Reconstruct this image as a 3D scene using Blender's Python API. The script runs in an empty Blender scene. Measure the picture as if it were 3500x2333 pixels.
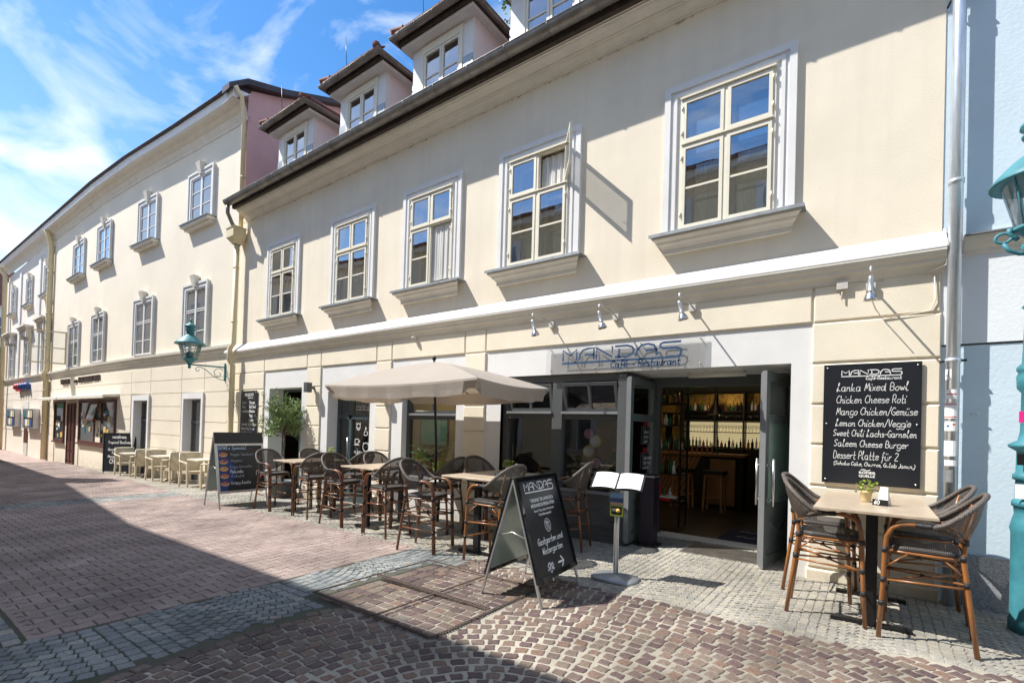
import bpy, math, random
from mathutils import Vector, Matrix
random.seed(7)
S = bpy.context.scene
COL = S.collection
R = math.radians
# ------------------------------------------------------------------ camera
CAMP = (0.0, -6.913, 1.7)
cd = bpy.data.cameras.new("camera"); cam = bpy.data.objects.new("camera", cd); COL.objects.link(cam)
yaw, pitch, roll = R(36.2553), R(0.6238), R(-1.6651)
fw = Vector((-math.sin(yaw)*math.cos(pitch), math.cos(yaw)*math.cos(pitch), math.sin(pitch)))
rt = Vector((math.cos(yaw), math.sin(yaw), 0)); dn = fw.cross(rt)
rt, dn = math.cos(roll)*rt+math.sin(roll)*dn, -math.sin(roll)*rt+math.cos(roll)*dn
up = -dn; bk = -fw
cam.matrix_world = Matrix(((rt.x, up.x, bk.x, CAMP[0]), (rt.y, up.y, bk.y, CAMP[1]), (rt.z, up.z, bk.z, CAMP[2]), (0, 0, 0, 1)))
cd.sensor_width = 36; cd.lens = 36*1668.4/3500; cd.shift_y = (1443.2-1166.5)/3500
cd.clip_start = 0.05; cd.clip_end = 2000
S.camera = cam
# ------------------------------------------------------------------ sky, sun, exposure
sund = Vector((1.45, 1.0, -2.25)).normalized()
w = bpy.data.worlds.new("World"); S.world = w; w.use_nodes = True
nt = w.node_tree; nt.nodes.clear(); N = nt.nodes.new; Lk = nt.links.new
wo = N('ShaderNodeOutputWorld'); bg = N('ShaderNodeBackground'); sky = N('ShaderNodeTexSky')
sky.sky_type = 'NISHITA'; sky.sun_disc = False
sky.sun_elevation = math.asin(-sund.z); sky.sun_rotation = math.atan2(-sund.x, -sund.y)
sky.air_density = 1.0; sky.dust_density = 0.3; sky.ozone_density = 2.2
tc = N('ShaderNodeTexCoord'); mp = N('ShaderNodeMapping'); mp.inputs['Rotation'].default_value = (R(25), R(-38), R(35)); mp.inputs['Scale'].default_value = (1.0, 2.6, 4.2)
n1 = N('ShaderNodeTexNoise'); n1.inputs['Scale'].default_value = 1.7; n1.inputs['Detail'].default_value = 7; n1.inputs['Roughness'].default_value = .55; n1.inputs['Distortion'].default_value = .9
cr = N('ShaderNodeValToRGB'); cr.color_ramp.elements[0].position = .44; cr.color_ramp.elements[1].position = .72
Lk(tc.outputs['Generated'], mp.inputs['Vector']); Lk(mp.outputs[0], n1.inputs['Vector']); Lk(n1.outputs[0], cr.inputs[0])
# more veil low down and to the left
sp = N('ShaderNodeSeparateXYZ'); Lk(tc.outputs['Generated'], sp.inputs[0])
mr = N('ShaderNodeMapRange'); mr.inputs[1].default_value = .55; mr.inputs[2].default_value = .08; mr.inputs[3].default_value = 0.0; mr.inputs[4].default_value = .30
Lk(sp.outputs['Z'], mr.inputs[0])
ad = N('ShaderNodeMath'); ad.operation = 'ADD'; ad.use_clamp = True; Lk(cr.outputs[0], ad.inputs[0]); Lk(mr.outputs[0], ad.inputs[1])
ml = N('ShaderNodeMath'); ml.operation = 'MULTIPLY'; Lk(ad.outputs[0], ml.inputs[0]); ml.inputs[1].default_value = .86
hs = N('ShaderNodeHueSaturation'); hs.inputs['Saturation'].default_value = 1.3; hs.inputs['Value'].default_value = 1.0; Lk(sky.outputs[0], hs.inputs['Color'])
mx = N('ShaderNodeMix'); mx.data_type = 'RGBA'; Lk(ml.outputs[0], mx.inputs[0]); Lk(hs.outputs[0], mx.inputs[6]); mx.inputs[7].default_value = (5.2, 5.6, 6.1, 1)
Lk(mx.outputs[2], bg.inputs[0]); bg.inputs[1].default_value = .122; Lk(bg.outputs[0], wo.inputs[0])
sl = bpy.data.lights.new("sun", 'SUN'); sl.energy = 4.1; sl.angle = R(.5); sl.color = (1, .965, .90)
so = bpy.data.objects.new("sun", sl); so.rotation_euler = sund.to_track_quat('-Z', 'Y').to_euler(); so.location = (-20, -30, 40); COL.objects.link(so)
S.view_settings.view_transform = 'Standard'; S.view_settings.look = 'None'; S.view_settings.gamma = 1; S.view_settings.exposure = .94
S.cycles.max_bounces = 7; S.cycles.transparent_max_bounces = 12; S.cycles.diffuse_bounces = 4

# ------------------------------------------------------------------ materials
MATS = {}
def mat(name, col, rough=.6, metal=0, var=0., vscale=3., bump=0., bscale=60., spec=.5, col2=None, vdet=4, stretch=None, coat=0., alpha=1.):
    if name in MATS: return MATS[name]
    m = bpy.data.materials.new(name); m.use_nodes = True; t = m.node_tree; b = t.nodes['Principled BSDF']
    b.inputs['Roughness'].default_value = rough; b.inputs['Metallic'].default_value = metal
    b.inputs['Specular IOR Level'].default_value = spec; b.inputs['Coat Weight'].default_value = coat
    c = (*col, 1); b.inputs['Base Color'].default_value = c; b.inputs['Alpha'].default_value = alpha
    co = t.nodes.new('ShaderNodeTexCoord'); src = co.outputs['Object']
    if stretch:
        q = t.nodes.new('ShaderNodeMapping'); q.inputs['Scale'].default_value = stretch; t.links.new(src, q.inputs[0]); src = q.outputs[0]
    if var:
        n = t.nodes.new('ShaderNodeTexNoise'); n.inputs['Scale'].default_value = vscale; n.inputs['Detail'].default_value = vdet; n.inputs['Roughness'].default_value = .6
        t.links.new(src, n.inputs['Vector'])
        r = t.nodes.new('ShaderNodeValToRGB'); r.color_ramp.elements[0].position = .3; r.color_ramp.elements[1].position = .72
        c2 = col2 if col2 else tuple(x*(1-var) for x in col)
        r.color_ramp.elements[0].color = (*c2, 1); r.color_ramp.elements[1].color = (*[min(1, x*(1+var*.4)) for x in col], 1) if not col2 else c
        t.links.new(n.outputs[0], r.inputs[0]); t.links.new(r.outputs[0], b.inputs['Base Color'])
    if bump:
        n = t.nodes.new('ShaderNodeTexNoise'); n.inputs['Scale'].default_value = bscale; n.inputs['Detail'].default_value = 5
        t.links.new(src, n.inputs['Vector'])
        u = t.nodes.new('ShaderNodeBump'); u.inputs['Strength'].default_value = bump; u.inputs['Distance'].default_value = .01
        t.links.new(n.outputs[0], u.inputs['Height']); t.links.new(u.outputs[0], b.inputs['Normal'])
    MATS[name] = m; return m
def glassmat(name, tint=(.8, .85, .85), base=.1, mul=1.):
    m = bpy.data.materials.new(name); m.use_nodes = True; t = m.node_tree; t.nodes.clear(); n = t.nodes.new
    o = n('ShaderNodeOutputMaterial'); mx = n('ShaderNodeMixShader'); tr = n('ShaderNodeBsdfTransparent'); gl = n('ShaderNodeBsdfGlossy'); fr = n('ShaderNodeFresnel')
    tr.inputs[0].default_value = (*tint, 1); gl.inputs['Roughness'].default_value = 0.0; gl.inputs[0].default_value = (.92, .95, 1, 1); fr.inputs[0].default_value = 1.5
    ma = n('ShaderNodeMath'); ma.operation = 'MULTIPLY_ADD'; ma.inputs[1].default_value = mul; ma.inputs[2].default_value = base; ma.use_clamp = True
    no = n('ShaderNodeTexNoise'); no.inputs['Scale'].default_value = 1.3; tcx = n('ShaderNodeTexCoord'); t.links.new(tcx.outputs['Object'], no.inputs[0])
    bu = n('ShaderNodeBump'); bu.inputs['Strength'].default_value = .12; bu.inputs['Distance'].default_value = .02; t.links.new(no.outputs[0], bu.inputs['Height']); t.links.new(bu.outputs[0], gl.inputs['Normal'])
    t.links.new(fr.outputs[0], ma.inputs[0]); t.links.new(ma.outputs[0], mx.inputs[0]); t.links.new(tr.outputs[0], mx.inputs[1]); t.links.new(gl.outputs[0], mx.inputs[2]); t.links.new(mx.outputs[0], o.inputs[0])
    MATS[name] = m; return m
def emit(name, col, s):
    m = bpy.data.materials.new(name); m.use_nodes = True; b = m.node_tree.nodes['Principled BSDF']
    b.inputs['Base Color'].default_value = (*col, 1); b.inputs['Emission Color'].default_value = (*col, 1); b.inputs['Emission Strength'].default_value = s
    return m
def stained_wall():
    m = mat('cream_render_upper', (.80, .715, .575), .9, var=.10, vscale=.8, bump=.32, bscale=62)
    m2 = m; t = m2.node_tree; b = t.nodes['Principled BSDF']
    src = b.inputs['Base Color'].links[0].from_socket
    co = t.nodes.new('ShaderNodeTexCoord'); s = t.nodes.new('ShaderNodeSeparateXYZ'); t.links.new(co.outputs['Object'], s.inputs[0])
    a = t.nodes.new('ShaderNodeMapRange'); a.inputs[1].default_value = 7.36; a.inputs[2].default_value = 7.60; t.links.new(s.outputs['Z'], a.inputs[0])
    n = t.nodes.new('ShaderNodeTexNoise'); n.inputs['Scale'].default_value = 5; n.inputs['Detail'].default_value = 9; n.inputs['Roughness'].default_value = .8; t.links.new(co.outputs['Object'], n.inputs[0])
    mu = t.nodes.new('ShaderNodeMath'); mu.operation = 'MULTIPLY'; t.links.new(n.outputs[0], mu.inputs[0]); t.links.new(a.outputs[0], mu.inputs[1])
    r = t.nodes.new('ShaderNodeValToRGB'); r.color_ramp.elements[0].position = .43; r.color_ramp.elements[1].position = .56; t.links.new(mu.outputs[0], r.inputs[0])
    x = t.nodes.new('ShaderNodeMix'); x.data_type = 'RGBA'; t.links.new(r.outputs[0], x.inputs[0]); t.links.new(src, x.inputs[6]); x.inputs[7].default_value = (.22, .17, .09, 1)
    # faint vertical rain streaks
    q = t.nodes.new('ShaderNodeMapping'); q.inputs['Scale'].default_value = (5, 5, .35); t.links.new(co.outputs['Object'], q.inputs[0])
    n3 = t.nodes.new('ShaderNodeTexNoise'); n3.inputs['Scale'].default_value = 1.0; n3.inputs['Detail'].default_value = 4; t.links.new(q.outputs[0], n3.inputs[0])
    r3 = t.nodes.new('ShaderNodeMapRange'); r3.inputs[1].default_value = .45; r3.inputs[2].default_value = .8; r3.inputs[4].default_value = .42; t.links.new(n3.outputs[0], r3.inputs[0])
    x3 = t.nodes.new('ShaderNodeMix'); x3.data_type = 'RGBA'; t.links.new(r3.outputs[0], x3.inputs[0]); t.links.new(x.outputs[2], x3.inputs[6]); x3.inputs[7].default_value = (.66, .58, .47, 1)
    t.links.new(x3.outputs[2], b.inputs['Base Color']); return m2
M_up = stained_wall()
M_cream = mat('cream_render', (.80, .72, .575), .9, var=.10, vscale=1.3, bump=.25, bscale=60)
M_cream2 = mat('cream_render_street', (.80, .72, .585), .9, var=.07, vscale=.7, bump=.2, bscale=40)
M_cream3 = mat('beige_render_far', (.78, .70, .60), .9, var=.05, vscale=.7)
M_white = mat('white_trim', (.73, .72, .705), .75, var=.06, vscale=2.5, bump=.15, bscale=40)
M_trim = mat('pale_stone_trim', (.74, .69, .60), .8, var=.1, vscale=3, bump=.2, bscale=40)
M_sash = mat('cream_painted_wood', (.74, .69, .56), .45, var=.05, vscale=8)
M_pane = glassmat('window_glass', (.85, .88, .86), .27, 1.5)
M_shop = glassmat('shop_glass', (.72, .76, .74), .07, 1.1)
M_doorpane = glassmat('green_tinted_pane', (.46, .68, .58), .05, 1.)
M_lampglass = glassmat('lantern_glass', (.93, .95, .95), .04, .8)
M_acryl = glassmat('acrylic', (.965, .965, .965), .03, .6)
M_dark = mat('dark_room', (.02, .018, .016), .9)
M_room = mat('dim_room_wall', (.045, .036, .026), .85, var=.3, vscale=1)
M_curtain = mat('net_curtain', (.72, .70, .66), .9, stretch=(14, 14, .6), var=.25, vscale=1.5)
M_zinc = mat('zinc_gutter', (.27, .25, .225), .42, .55, var=.4, vscale=4, bump=.2, bscale=30)
M_zincl = mat('zinc_sill', (.33, .35, .37), .5, .6, var=.3, vscale=6)
M_galv = mat('galvanised_pipe', (.66, .71, .76), .33, .65, var=.25, vscale=5, stretch=(8, 8, .8))
M_pipec = mat('cream_pipe', (.72, .60, .36), .45, var=.1, vscale=3)
M_fascia = mat('dark_wood_eave', (.06, .042, .03), .85, var=.5, vscale=9, bump=.5, bscale=30)
M_tile = mat('red_roof_tile', (.22, .085, .06), .85, var=.45, vscale=5, bump=.4, bscale=12)
M_flash = mat('dark_metal_roof', (.075, .06, .065), .5, .4, var=.3, vscale=2)
M_pink = mat('pink_render', (.66, .42, .40), .9, var=.1, vscale=2, bump=.2)
M_grey = mat('anthracite_frame', (.085, .09, .092), .42, var=.12, vscale=4)
M_greyl = mat('grey_door_edge', (.20, .205, .21), .4, var=.1, vscale=6)
M_greeng = mat('grey_green_frame', (.05, .075, .085), .4, var=.1)
M_brown = mat('dark_brown_wood', (.10, .03, .02), .5, var=.3, vscale=6)
M_blue = mat('light_blue_render', (.57, .68, .755), .9, var=.07, vscale=1.2, bump=.28, bscale=30)
M_bluew = mat('bluish_white_render', (.76, .79, .82), .9, var=.05, vscale=1.2, bump=.25, bscale=30)
M_gran = mat('granite_plinth', (.34, .35, .36), .6, var=.6, vscale=90, vdet=2, bump=.1)
M_chalk = mat('black_board', (.012, .014, .02), .35, var=.2, vscale=2)
M_ink = mat('white_lettering', (.85, .85, .83), .7)
M_dblue = mat('dark_blue_lettering', (.03, .07, .15), .4)
M_alu = mat('aluminium', (.62, .62, .62), .35, .8, var=.1, vscale=9)
M_steel = mat('brushed_steel', (.6, .58, .55), .25, 1.)
M_black = mat('black_metal', (.015, .015, .017), .4, .3, var=.2, vscale=8)
M_wrap = mat('black_binding', (.02, .02, .024), .35, bump=.6, bscale=220)
M_bamb = mat('bamboo_orange_brown', (.30, .115, .030), .33, var=.35, vscale=7, coat=.4, stretch=(1, 1, .6))
M_bambd = mat('bamboo_dark_brown', (.19, .072, .027), .35, var=.4, vscale=7, coat=.3)
M_teal = mat('turquoise_paint', (.04, .21, .24), .5, .0, var=.35, vscale=9, bump=.2, bscale=20)
M_tealp = mat('turquoise_post_paint', (.045, .22, .27), .55, .0, var=.3, vscale=5, bump=.3, bscale=14)
M_fabric = mat('beige_parasol_fabric', (.42, .372, .325), .9, var=.06, vscale=2, bump=.25, bscale=9)
def translucent(m, f):
    t = m.node_tree; o = [n for n in t.nodes if n.type == 'OUTPUT_MATERIAL'][0]; b = t.nodes['Principled BSDF']; tl = t.nodes.new('ShaderNodeBsdfTranslucent'); x = t.nodes.new('ShaderNodeMixShader')
    tl.inputs[0].default_value = (.62, .50, .38, 1); x.inputs[0].default_value = f; t.links.new(b.outputs[0], x.inputs[1]); t.links.new(tl.outputs[0], x.inputs[2]); t.links.new(x.outputs[0], o.inputs[0])
translucent(M_fabric, .22)
M_top = mat('oak_look_table_top', (.50, .405, .30), .35, var=.35, vscale=3, stretch=(2.2, 16, 1))
M_wick = mat('cream_wicker', (.62, .54, .40), .6, var=.2, vscale=20)
M_leafg = mat('olive_leaf', (.17, .27, .07), .5, var=.45, vscale=14)
M_leafy = mat('yellow_green_leaf', (.28, .36, .04), .5, var=.4, vscale=30)
M_leafd = mat('deep_green_leaf', (.05, .16, .02), .4, var=.4, vscale=12)
M_bark = mat('bark', (.20, .15, .11), .9, var=.4, vscale=20, bump=.6, bscale=30)
M_pot = mat('slate_pot', (.075, .09, .10), .6, var=.15)
M_cpot = mat('cream_pot', (.60, .47, .24), .6)
M_oak = mat('warm_oak', (.34, .16, .055), .5, var=.3, vscale=5, stretch=(1, 1, .2))
M_gold = mat('gold_wall', (.42, .27, .04), .4, .4, var=.7, vscale=8, bump=.8, bscale=14)
M_paper = mat('white_paper', (.85, .85, .84), .6)
M_red = mat('red_print', (.55, .03, .03), .5)
M_pinkp = mat('pink_plate', (.72, .30, .50), .4)
M_yel = mat('ochre_print', (.70, .45, .08), .6)
M_bprint = mat('blue_print', (.03, .09, .30), .5)
M_green = mat('green_glass', (.02, .16, .06), .2)
M_conc = mat('concrete_slab', (.42, .41, .39), .9, var=.2, bump=.3)
def weave(name, c1, c2, sc, tr=0.):
    m = mat(name, c1, .55, coat=.1); t = m.node_tree; b = t.nodes['Principled BSDF']; n = t.nodes.new
    co = n('ShaderNodeTexCoord'); ws = []
    for d in ('X', 'Y', 'Z'):
        v = n('ShaderNodeTexWave'); v.bands_direction = d; v.inputs['Scale'].default_value = sc; t.links.new(co.outputs['Object'], v.inputs['Vector']); ws.append(v)
    a = n('ShaderNodeMath'); a.operation = 'MULTIPLY'; t.links.new(ws[0].outputs['Fac'], a.inputs[0]); t.links.new(ws[2].outputs['Fac'], a.inputs[1])
    a2 = n('ShaderNodeMath'); a2.operation = 'MULTIPLY_ADD'; t.links.new(ws[1].outputs['Fac'], a2.inputs[0]); a2.inputs[1].default_value = .5; t.links.new(a.outputs[0], a2.inputs[2])
    x = n('ShaderNodeMix'); x.data_type = 'RGBA'; t.links.new(a2.outputs[0], x.inputs[0]); x.inputs[6].default_value = (*c1, 1); x.inputs[7].default_value = (*c2, 1); t.links.new(x.outputs[2], b.inputs['Base Color'])
    u = n('ShaderNodeBump'); u.inputs['Strength'].default_value = .7; u.inputs['Distance'].default_value = .004; t.links.new(a2.outputs[0], u.inputs['Height']); t.links.new(u.outputs[0], b.inputs['Normal'])
    b.inputs['Alpha'].default_value = 1-tr
    return m
M_mesh = weave('woven_brown_mesh', (.028, .022, .019), (.12, .095, .078), 22, .16)
M_mesh2 = weave('woven_brown_rim', (.045, .036, .031), (.17, .14, .12), 26)
M_seat = weave('woven_dark_seat', (.024, .021, .021), (.085, .074, .07), 24)
M_wickw = weave('cream_wicker_weave', (.40, .34, .23), (.66, .58, .43), 9)

# ------------------------------------------------------------------ mesh builder
class MB:
    def __init__(s): s.v = []; s.f = []; s.m = []; s.cur = 0; s.mats = []; s.sm = []; s.smooth = False
    def use(s, m):
        if m not in s.mats: s.mats.append(m)
        s.cur = s.mats.index(m); return s
    def add(s, vs, fs, T=None):
        o = len(s.v)
        for p in vs:
            p = Vector(p)
            if T is not None: p = T @ p
            s.v.append(tuple(p))
        for q in fs: s.f.append(tuple(i+o for i in q)); s.m.append(s.cur); s.sm.append(s.smooth)
        return s
    def box(s, x0, x1, y0, y1, z0, z1, T=None):
        if x0 > x1: x0, x1 = x1, x0
        if y0 > y1: y0, y1 = y1, y0
        if z0 > z1: z0, z1 = z1, z0
        return s.add([(x0, y0, z0), (x1, y0, z0), (x1, y1, z0), (x0, y1, z0), (x0, y0, z1), (x1, y0, z1), (x1, y1, z1), (x0, y1, z1)],
              [(0, 3, 2, 1), (4, 5, 6, 7), (0, 1, 5, 4), (1, 2, 6, 5), (2, 3, 7, 6), (3, 0, 4, 7)], T)
    def block(s, x0, x1, y0, y1, z0, z1, b=.015):   # wall block, chamfered towards -y (y0 is the front)
        return s.add([(x0, y1, z0), (x1, y1, z0), (x1, y1, z1), (x0, y1, z1), (x0, y0+b, z0), (x1, y0+b, z0), (x1, y0+b, z1), (x0, y0+b, z1),
               (x0+b, y0, z0+b), (x1-b, y0, z0+b), (x1-b, y0, z1-b), (x0+b, y0, z1-b)],
              [(0, 1, 5, 4), (1, 2, 6, 5), (2, 3, 7, 6), (3, 0, 4, 7), (4, 5, 9, 8), (5, 6, 10, 9), (6, 7, 11, 10), (7, 4, 8, 11), (8, 9, 10, 11)])
    def quad(s, *p, T=None): return s.add(p, [tuple(range(len(p)))], T)
    def tube(s, path, r, n=8, T=None, cap=True):
        P = [Vector(p) for p in path]; k = len(P); rr = r if isinstance(r, (list, tuple)) else [r]*k
        vs = []; fs = []; nrm = None
        for i in range(k):
            t = (P[min(i+1, k-1)]-P[max(i-1, 0)])
            if t.length < 1e-9: t = Vector((0, 0, 1))
            t.normalize()
            if nrm is None:
                a = Vector((0, 0, 1)) if abs(t.z) < .9 else Vector((1, 0, 0)); nrm = t.cross(a).normalized()
            else:
                nrm = (nrm-t*nrm.dot(t)); nrm.normalize()
            b = t.cross(nrm)
            for j in range(n):
                a = 2*math.pi*j/n; vs.append(P[i]+(nrm*math.cos(a)+b*math.sin(a))*rr[i])
        for i in range(k-1):
            for j in range(n):
                fs.append((i*n+j, i*n+(j+1) % n, (i+1)*n+(j+1) % n, (i+1)*n+j))
        if cap: fs += [tuple(range(n))[::-1], tuple((k-1)*n+j for j in range(n))]
        sm = s.smooth; s.smooth = True; s.add(vs, fs, T); s.smooth = sm; return s
    def lathe(s, prof, c=(0, 0, 0), n=16, T=None):
        vs = []; fs = []; k = len(prof)
        for r, z in prof:
            for j in range(n):
                a = 2*math.pi*j/n; vs.append((c[0]+r*math.cos(a), c[1]+r*math.sin(a), c[2]+z))
        for i in range(k-1):
            for j in range(n): fs.append((i*n+j, i*n+(j+1) % n, (i+1)*n+(j+1) % n, (i+1)*n+j))
        fs += [tuple(range(n))[::-1], tuple((k-1)*n+j for j in range(n))]
        sm = s.smooth; s.smooth = True; s.add(vs, fs, T); s.smooth = sm; return s
    def sweepx(s, prof, stations):
        """prof: list of (out, dz) ; stations: list of (x, y, z, nx, ny) ; out goes along -normal to the street"""
        k = len(prof); vs = []; fs = []
        for (x, y, z) in stations:
            for o, d in prof: vs.append((x, y-o, z+d))
        for i in range(len(stations)-1):
            for j in range(k-1): fs.append((i*k+j, i*k+j+1, (i+1)*k+j+1, (i+1)*k+j))
        fs += [tuple(range(k)), tuple((len(stations)-1)*k+j for j in range(k))[::-1]]
        return s.add(vs, fs)
    def build(s, name, parent=None, loc=None, smooth=False):
        me = bpy.data.meshes.new(name); me.from_pydata(s.v, [], s.f)
        for m in s.mats: me.materials.append(m)
        me.polygons.foreach_set('material_index', s.m)
        me.polygons.foreach_set('use_smooth', [True]*len(s.f) if smooth else s.sm)
        me.update()
        o = bpy.data.objects.new(name, me); COL.objects.link(o)
        if parent is not None: o.parent = parent
        if loc: o.location = loc
        return o
def tag(o, label=None, cat=None, group=None, kind=None):
    if label: o['label'] = label
    if cat: o['category'] = cat
    if group: o['group'] = group
    if kind: o['kind'] = kind
    return o
def thing(name, label, cat, loc=(0, 0, 0), rz=0, group=None, scale=None):
    o = bpy.data.objects.new(name, None); COL.objects.link(o); o.location = loc; o.rotation_euler = (0, 0, rz); o.empty_display_size = .1
    if scale: o.scale = scale
    return tag(o, label, cat, group)
def copy_tree(o, parent=None):
    c = o.copy(); COL.objects.link(c); c.parent = parent
    for ch in [x for x in KIDS(o)]: copy_tree(ch, c)
    return c
def KIDS(o): return [x for x in COL.objects if x.parent is o]
def dup(o, loc, rz=0, label=None, group=None):
    c = copy_tree(o); c.location = loc; c.rotation_euler = (0, 0, rz)
    if label: c['label'] = label
    if group: c['group'] = group
    return c
def gz(x): return 0.0 if x > -2 else max(.023*(x+2), -.80)

# ------------------------------------------------------------------ lettering
def cmap(O, U, V, off=0.):
    O, U, V = Vector(O), Vector(U), Vector(V); n = U.cross(V).normalized()
    return lambda x, y: O+U*x+V*y+n*off
def ribbon(mb, pts, wd, f):
    P = [Vector((p[0], p[1], 0)) for p in pts]; k = len(P); Lp = []
    for i in range(k):
        t = P[min(i+1, k-1)]-P[max(i-1, 0)]
        if t.length < 1e-9: t = Vector((1, 0, 0))
        t.normalize(); nn = Vector((-t.y, t.x, 0))*wd/2
        e = t*wd*.3 if i in (0, k-1) else Vector((0, 0, 0))
        if i == 0: e = -e
        Lp.append((P[i]+nn+e, P[i]-nn+e))
    vs = []
    for a, b in Lp: vs += [f(a.x, a.y), f(b.x, b.y)]
    mb.add(vs, [(2*i, 2*i+1, 2*i+3, 2*i+2) for i in range(k-1)])
def smooth(pts, n=4):
    if len(pts) < 3: return pts
    out = []; P = [pts[0]]+list(pts)+[pts[-1]]
    for i in range(1, len(P)-2):
        for j in range(n):
            t = j/n; a, b, c, d = P[i-1], P[i], P[i+1], P[i+2]
            out.append(tuple(.5*(2*b[q]+(c[q]-a[q])*t+(2*a[q]-5*b[q]+4*c[q]-d[q])*t*t+(3*b[q]-a[q]-3*c[q]+d[q])*t**3) for q in (0, 1)))
    out.append(pts[-1]); return out
GL = {'a': "47 17 05 13 33 47 43 53", 'b': "0b 03 33 45 37 06", 'c': "46 27 05 13 33 44", 'd': "47 17 05 13 34 4b 43 53", 'e': "05 46 37 17 04 23 44", 'f': "3a 2b 1a 13 00|06 36",
 'g': "47 17 05 13 44 47 41 20 01", 'h': "0b 03|05 27 36 33 43", 'i': "07 03 13|19 1a", 'j': "27 21 00|29 2a", 'k': "0b 03|36 04 33 43", 'l': "04 2b 1b 13 33", 'm': "07 03|05 17 26 23|25 37 46 43 53",
 'n': "07 03|05 27 36 33 43", 'o': "27 05 13 33 46 27", 'p': "07 00|06 27 45 33 04", 'q': "47 17 05 13 44 47 40", 'r': "07 03|05 27 37", 's': "36 17 06 34 23 03", 't': "1b 13 33|07 37", 'u': "07 04 13 33 37|37 33 43",
 'v': "07 13 27", 'w': "07 13 26 33 47", 'x': "07 33|37 03", 'y': "07 14 34|37 20 00", 'z': "07 37 03 33", 'ü': "07 04 13 33 37|37 33 43|19 1a|39 3a", 'ä': "47 17 05 13 33 47 43 53|19 1a|39 3a", 'é': "05 46 37 17 04 23 44|29 3b",
 'L': "04 2b 1b 13 03 14 43", 'M': "03 1b 25 4b 53", 'B': "03 0b 3a 37 07|37 45 33 03", 'C': "4a 2b 08 05 23 44", 'R': "03 0b 3b 37 07|17 43", 'G': "4a 2b 08 05 23 43 46 26", 'N': "03 0b 43 4b", 'V': "0b 23 4b",
 'S': "4a 2b 09 36 34 13 04", 'P': "03 0b 3b 37 07", 'D': "03 0b 3a 46 33 03", 'J': "3b 34 12 03", 'K': "0b 03|4b 06 43", 'A': "03 2b 43|16 36", 'T': "0b 4b|2b 23", 'F': "03 0b 4b|07 37", 'H': "0b 03|4b 43|07 47",
 'W': "0b 13 29 33 4b", 'U': "0b 04 23 44 4b", 'O': "2b 07 14 23 44 48 2b", '2': "0a 2b 49 03 43", '6': "3b 06 13 34 36 06", '0': "2b 08 05 23 45 49 2b", '/': "02 3c", '-': "06 36", '(': "2b 07 20", ')': "0b 27 00", ',': "13 01", '!': "1b 16|14 13", "'": "0b 09", '*': "09 49|2b 27"}
def hand(mb, text, x, y, h, f, wd, slant=.12, spacing=1.4):
    u = h/8.; cx = 0
    for chh in text:
        if chh == ' ': cx += 3.2; continue
        g = GL.get(chh)
        if g is None: continue
        wmax = 0
        for st in g.split('|'):
            pts = []
            for c in st.split():
                px, py = int(c[0], 16), int(c[1], 16)-3
                wmax = max(wmax, px); pts.append((px, py))
            pts = smooth(pts, 3)
            ribbon(mb, [(x+(cx+p[0]+p[1]*slant)*u, y+p[1]*u) for p in pts], wd, f)
        cx += wmax+spacing
    return cx*u
def hand_w(text, h, spacing=1.4):
    c = 0
    for chh in text:
        if chh == ' ': c += 3.2
        elif chh in GL: c += max(int(q[0], 16) for st in GL[chh].split('|') for q in st.split())+spacing
    return c*h/8.
LOGO = [[(0, 0), (0, 1), (.85, .42), (1.65, 1), (1.65, 0)], [(1.95, 0), (2.02, .42), (2.35, .85), (2.9, 1), (3.65, 1), (3.65, 0)], [(2.65, .42), (3.65, .42)],
 [(3.95, 0), (3.95, 1), (5.7, .05), (5.7, 1)], [(6.05, 1), (7.3, 1), (7.8, .85), (7.98, .55), (7.8, .2), (7.3, .02), (6.05, .02)], [(6.45, .02), (6.45, .7)],
 [(8.2, 0), (8.32, .5), (8.75, .92), (9.4, 1), (10, .85), (10.25, .45), (10.28, 0)], [(9.25, .45), (10.25, .45)],
 [(12.5, 1), (10.9, 1), (10.62, .88), (10.62, .62), (10.9, .5), (12.2, .5), (12.55, .35), (12.6, 0), (12.4, -.22), (12.1, -.3), (-.05, -.3)]]
def logo(mb, x, y, wdt, f, th=.17, hh=None):
    u = wdt/12.6; v = hh if hh else u*1.0
    for s_ in LOGO: ribbon(mb, [(x+a*u, y+(b+.35)*v) for a, b in s_], th*v, f)
def printed(mb, text, x, y, h, f, align='LEFT', bold=0., sx=1.):
    cu = bpy.data.curves.new('tmp', 'FONT'); cu.body = text; cu.size = h/.7; cu.align_x = align; cu.fill_mode = 'FRONT'; cu.resolution_u = 3; cu.offset = bold
    ob = bpy.data.objects.new('tmp', cu); me = bpy.data.meshes.new_from_object(ob)
    mb.add([f(x+v.co.x*sx, y+v.co.y) for v in me.vertices], [tuple(p.vertices) for p in me.polygons])
    bpy.data.objects.remove(ob); bpy.data.curves.remove(cu); bpy.data.meshes.remove(me)

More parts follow.
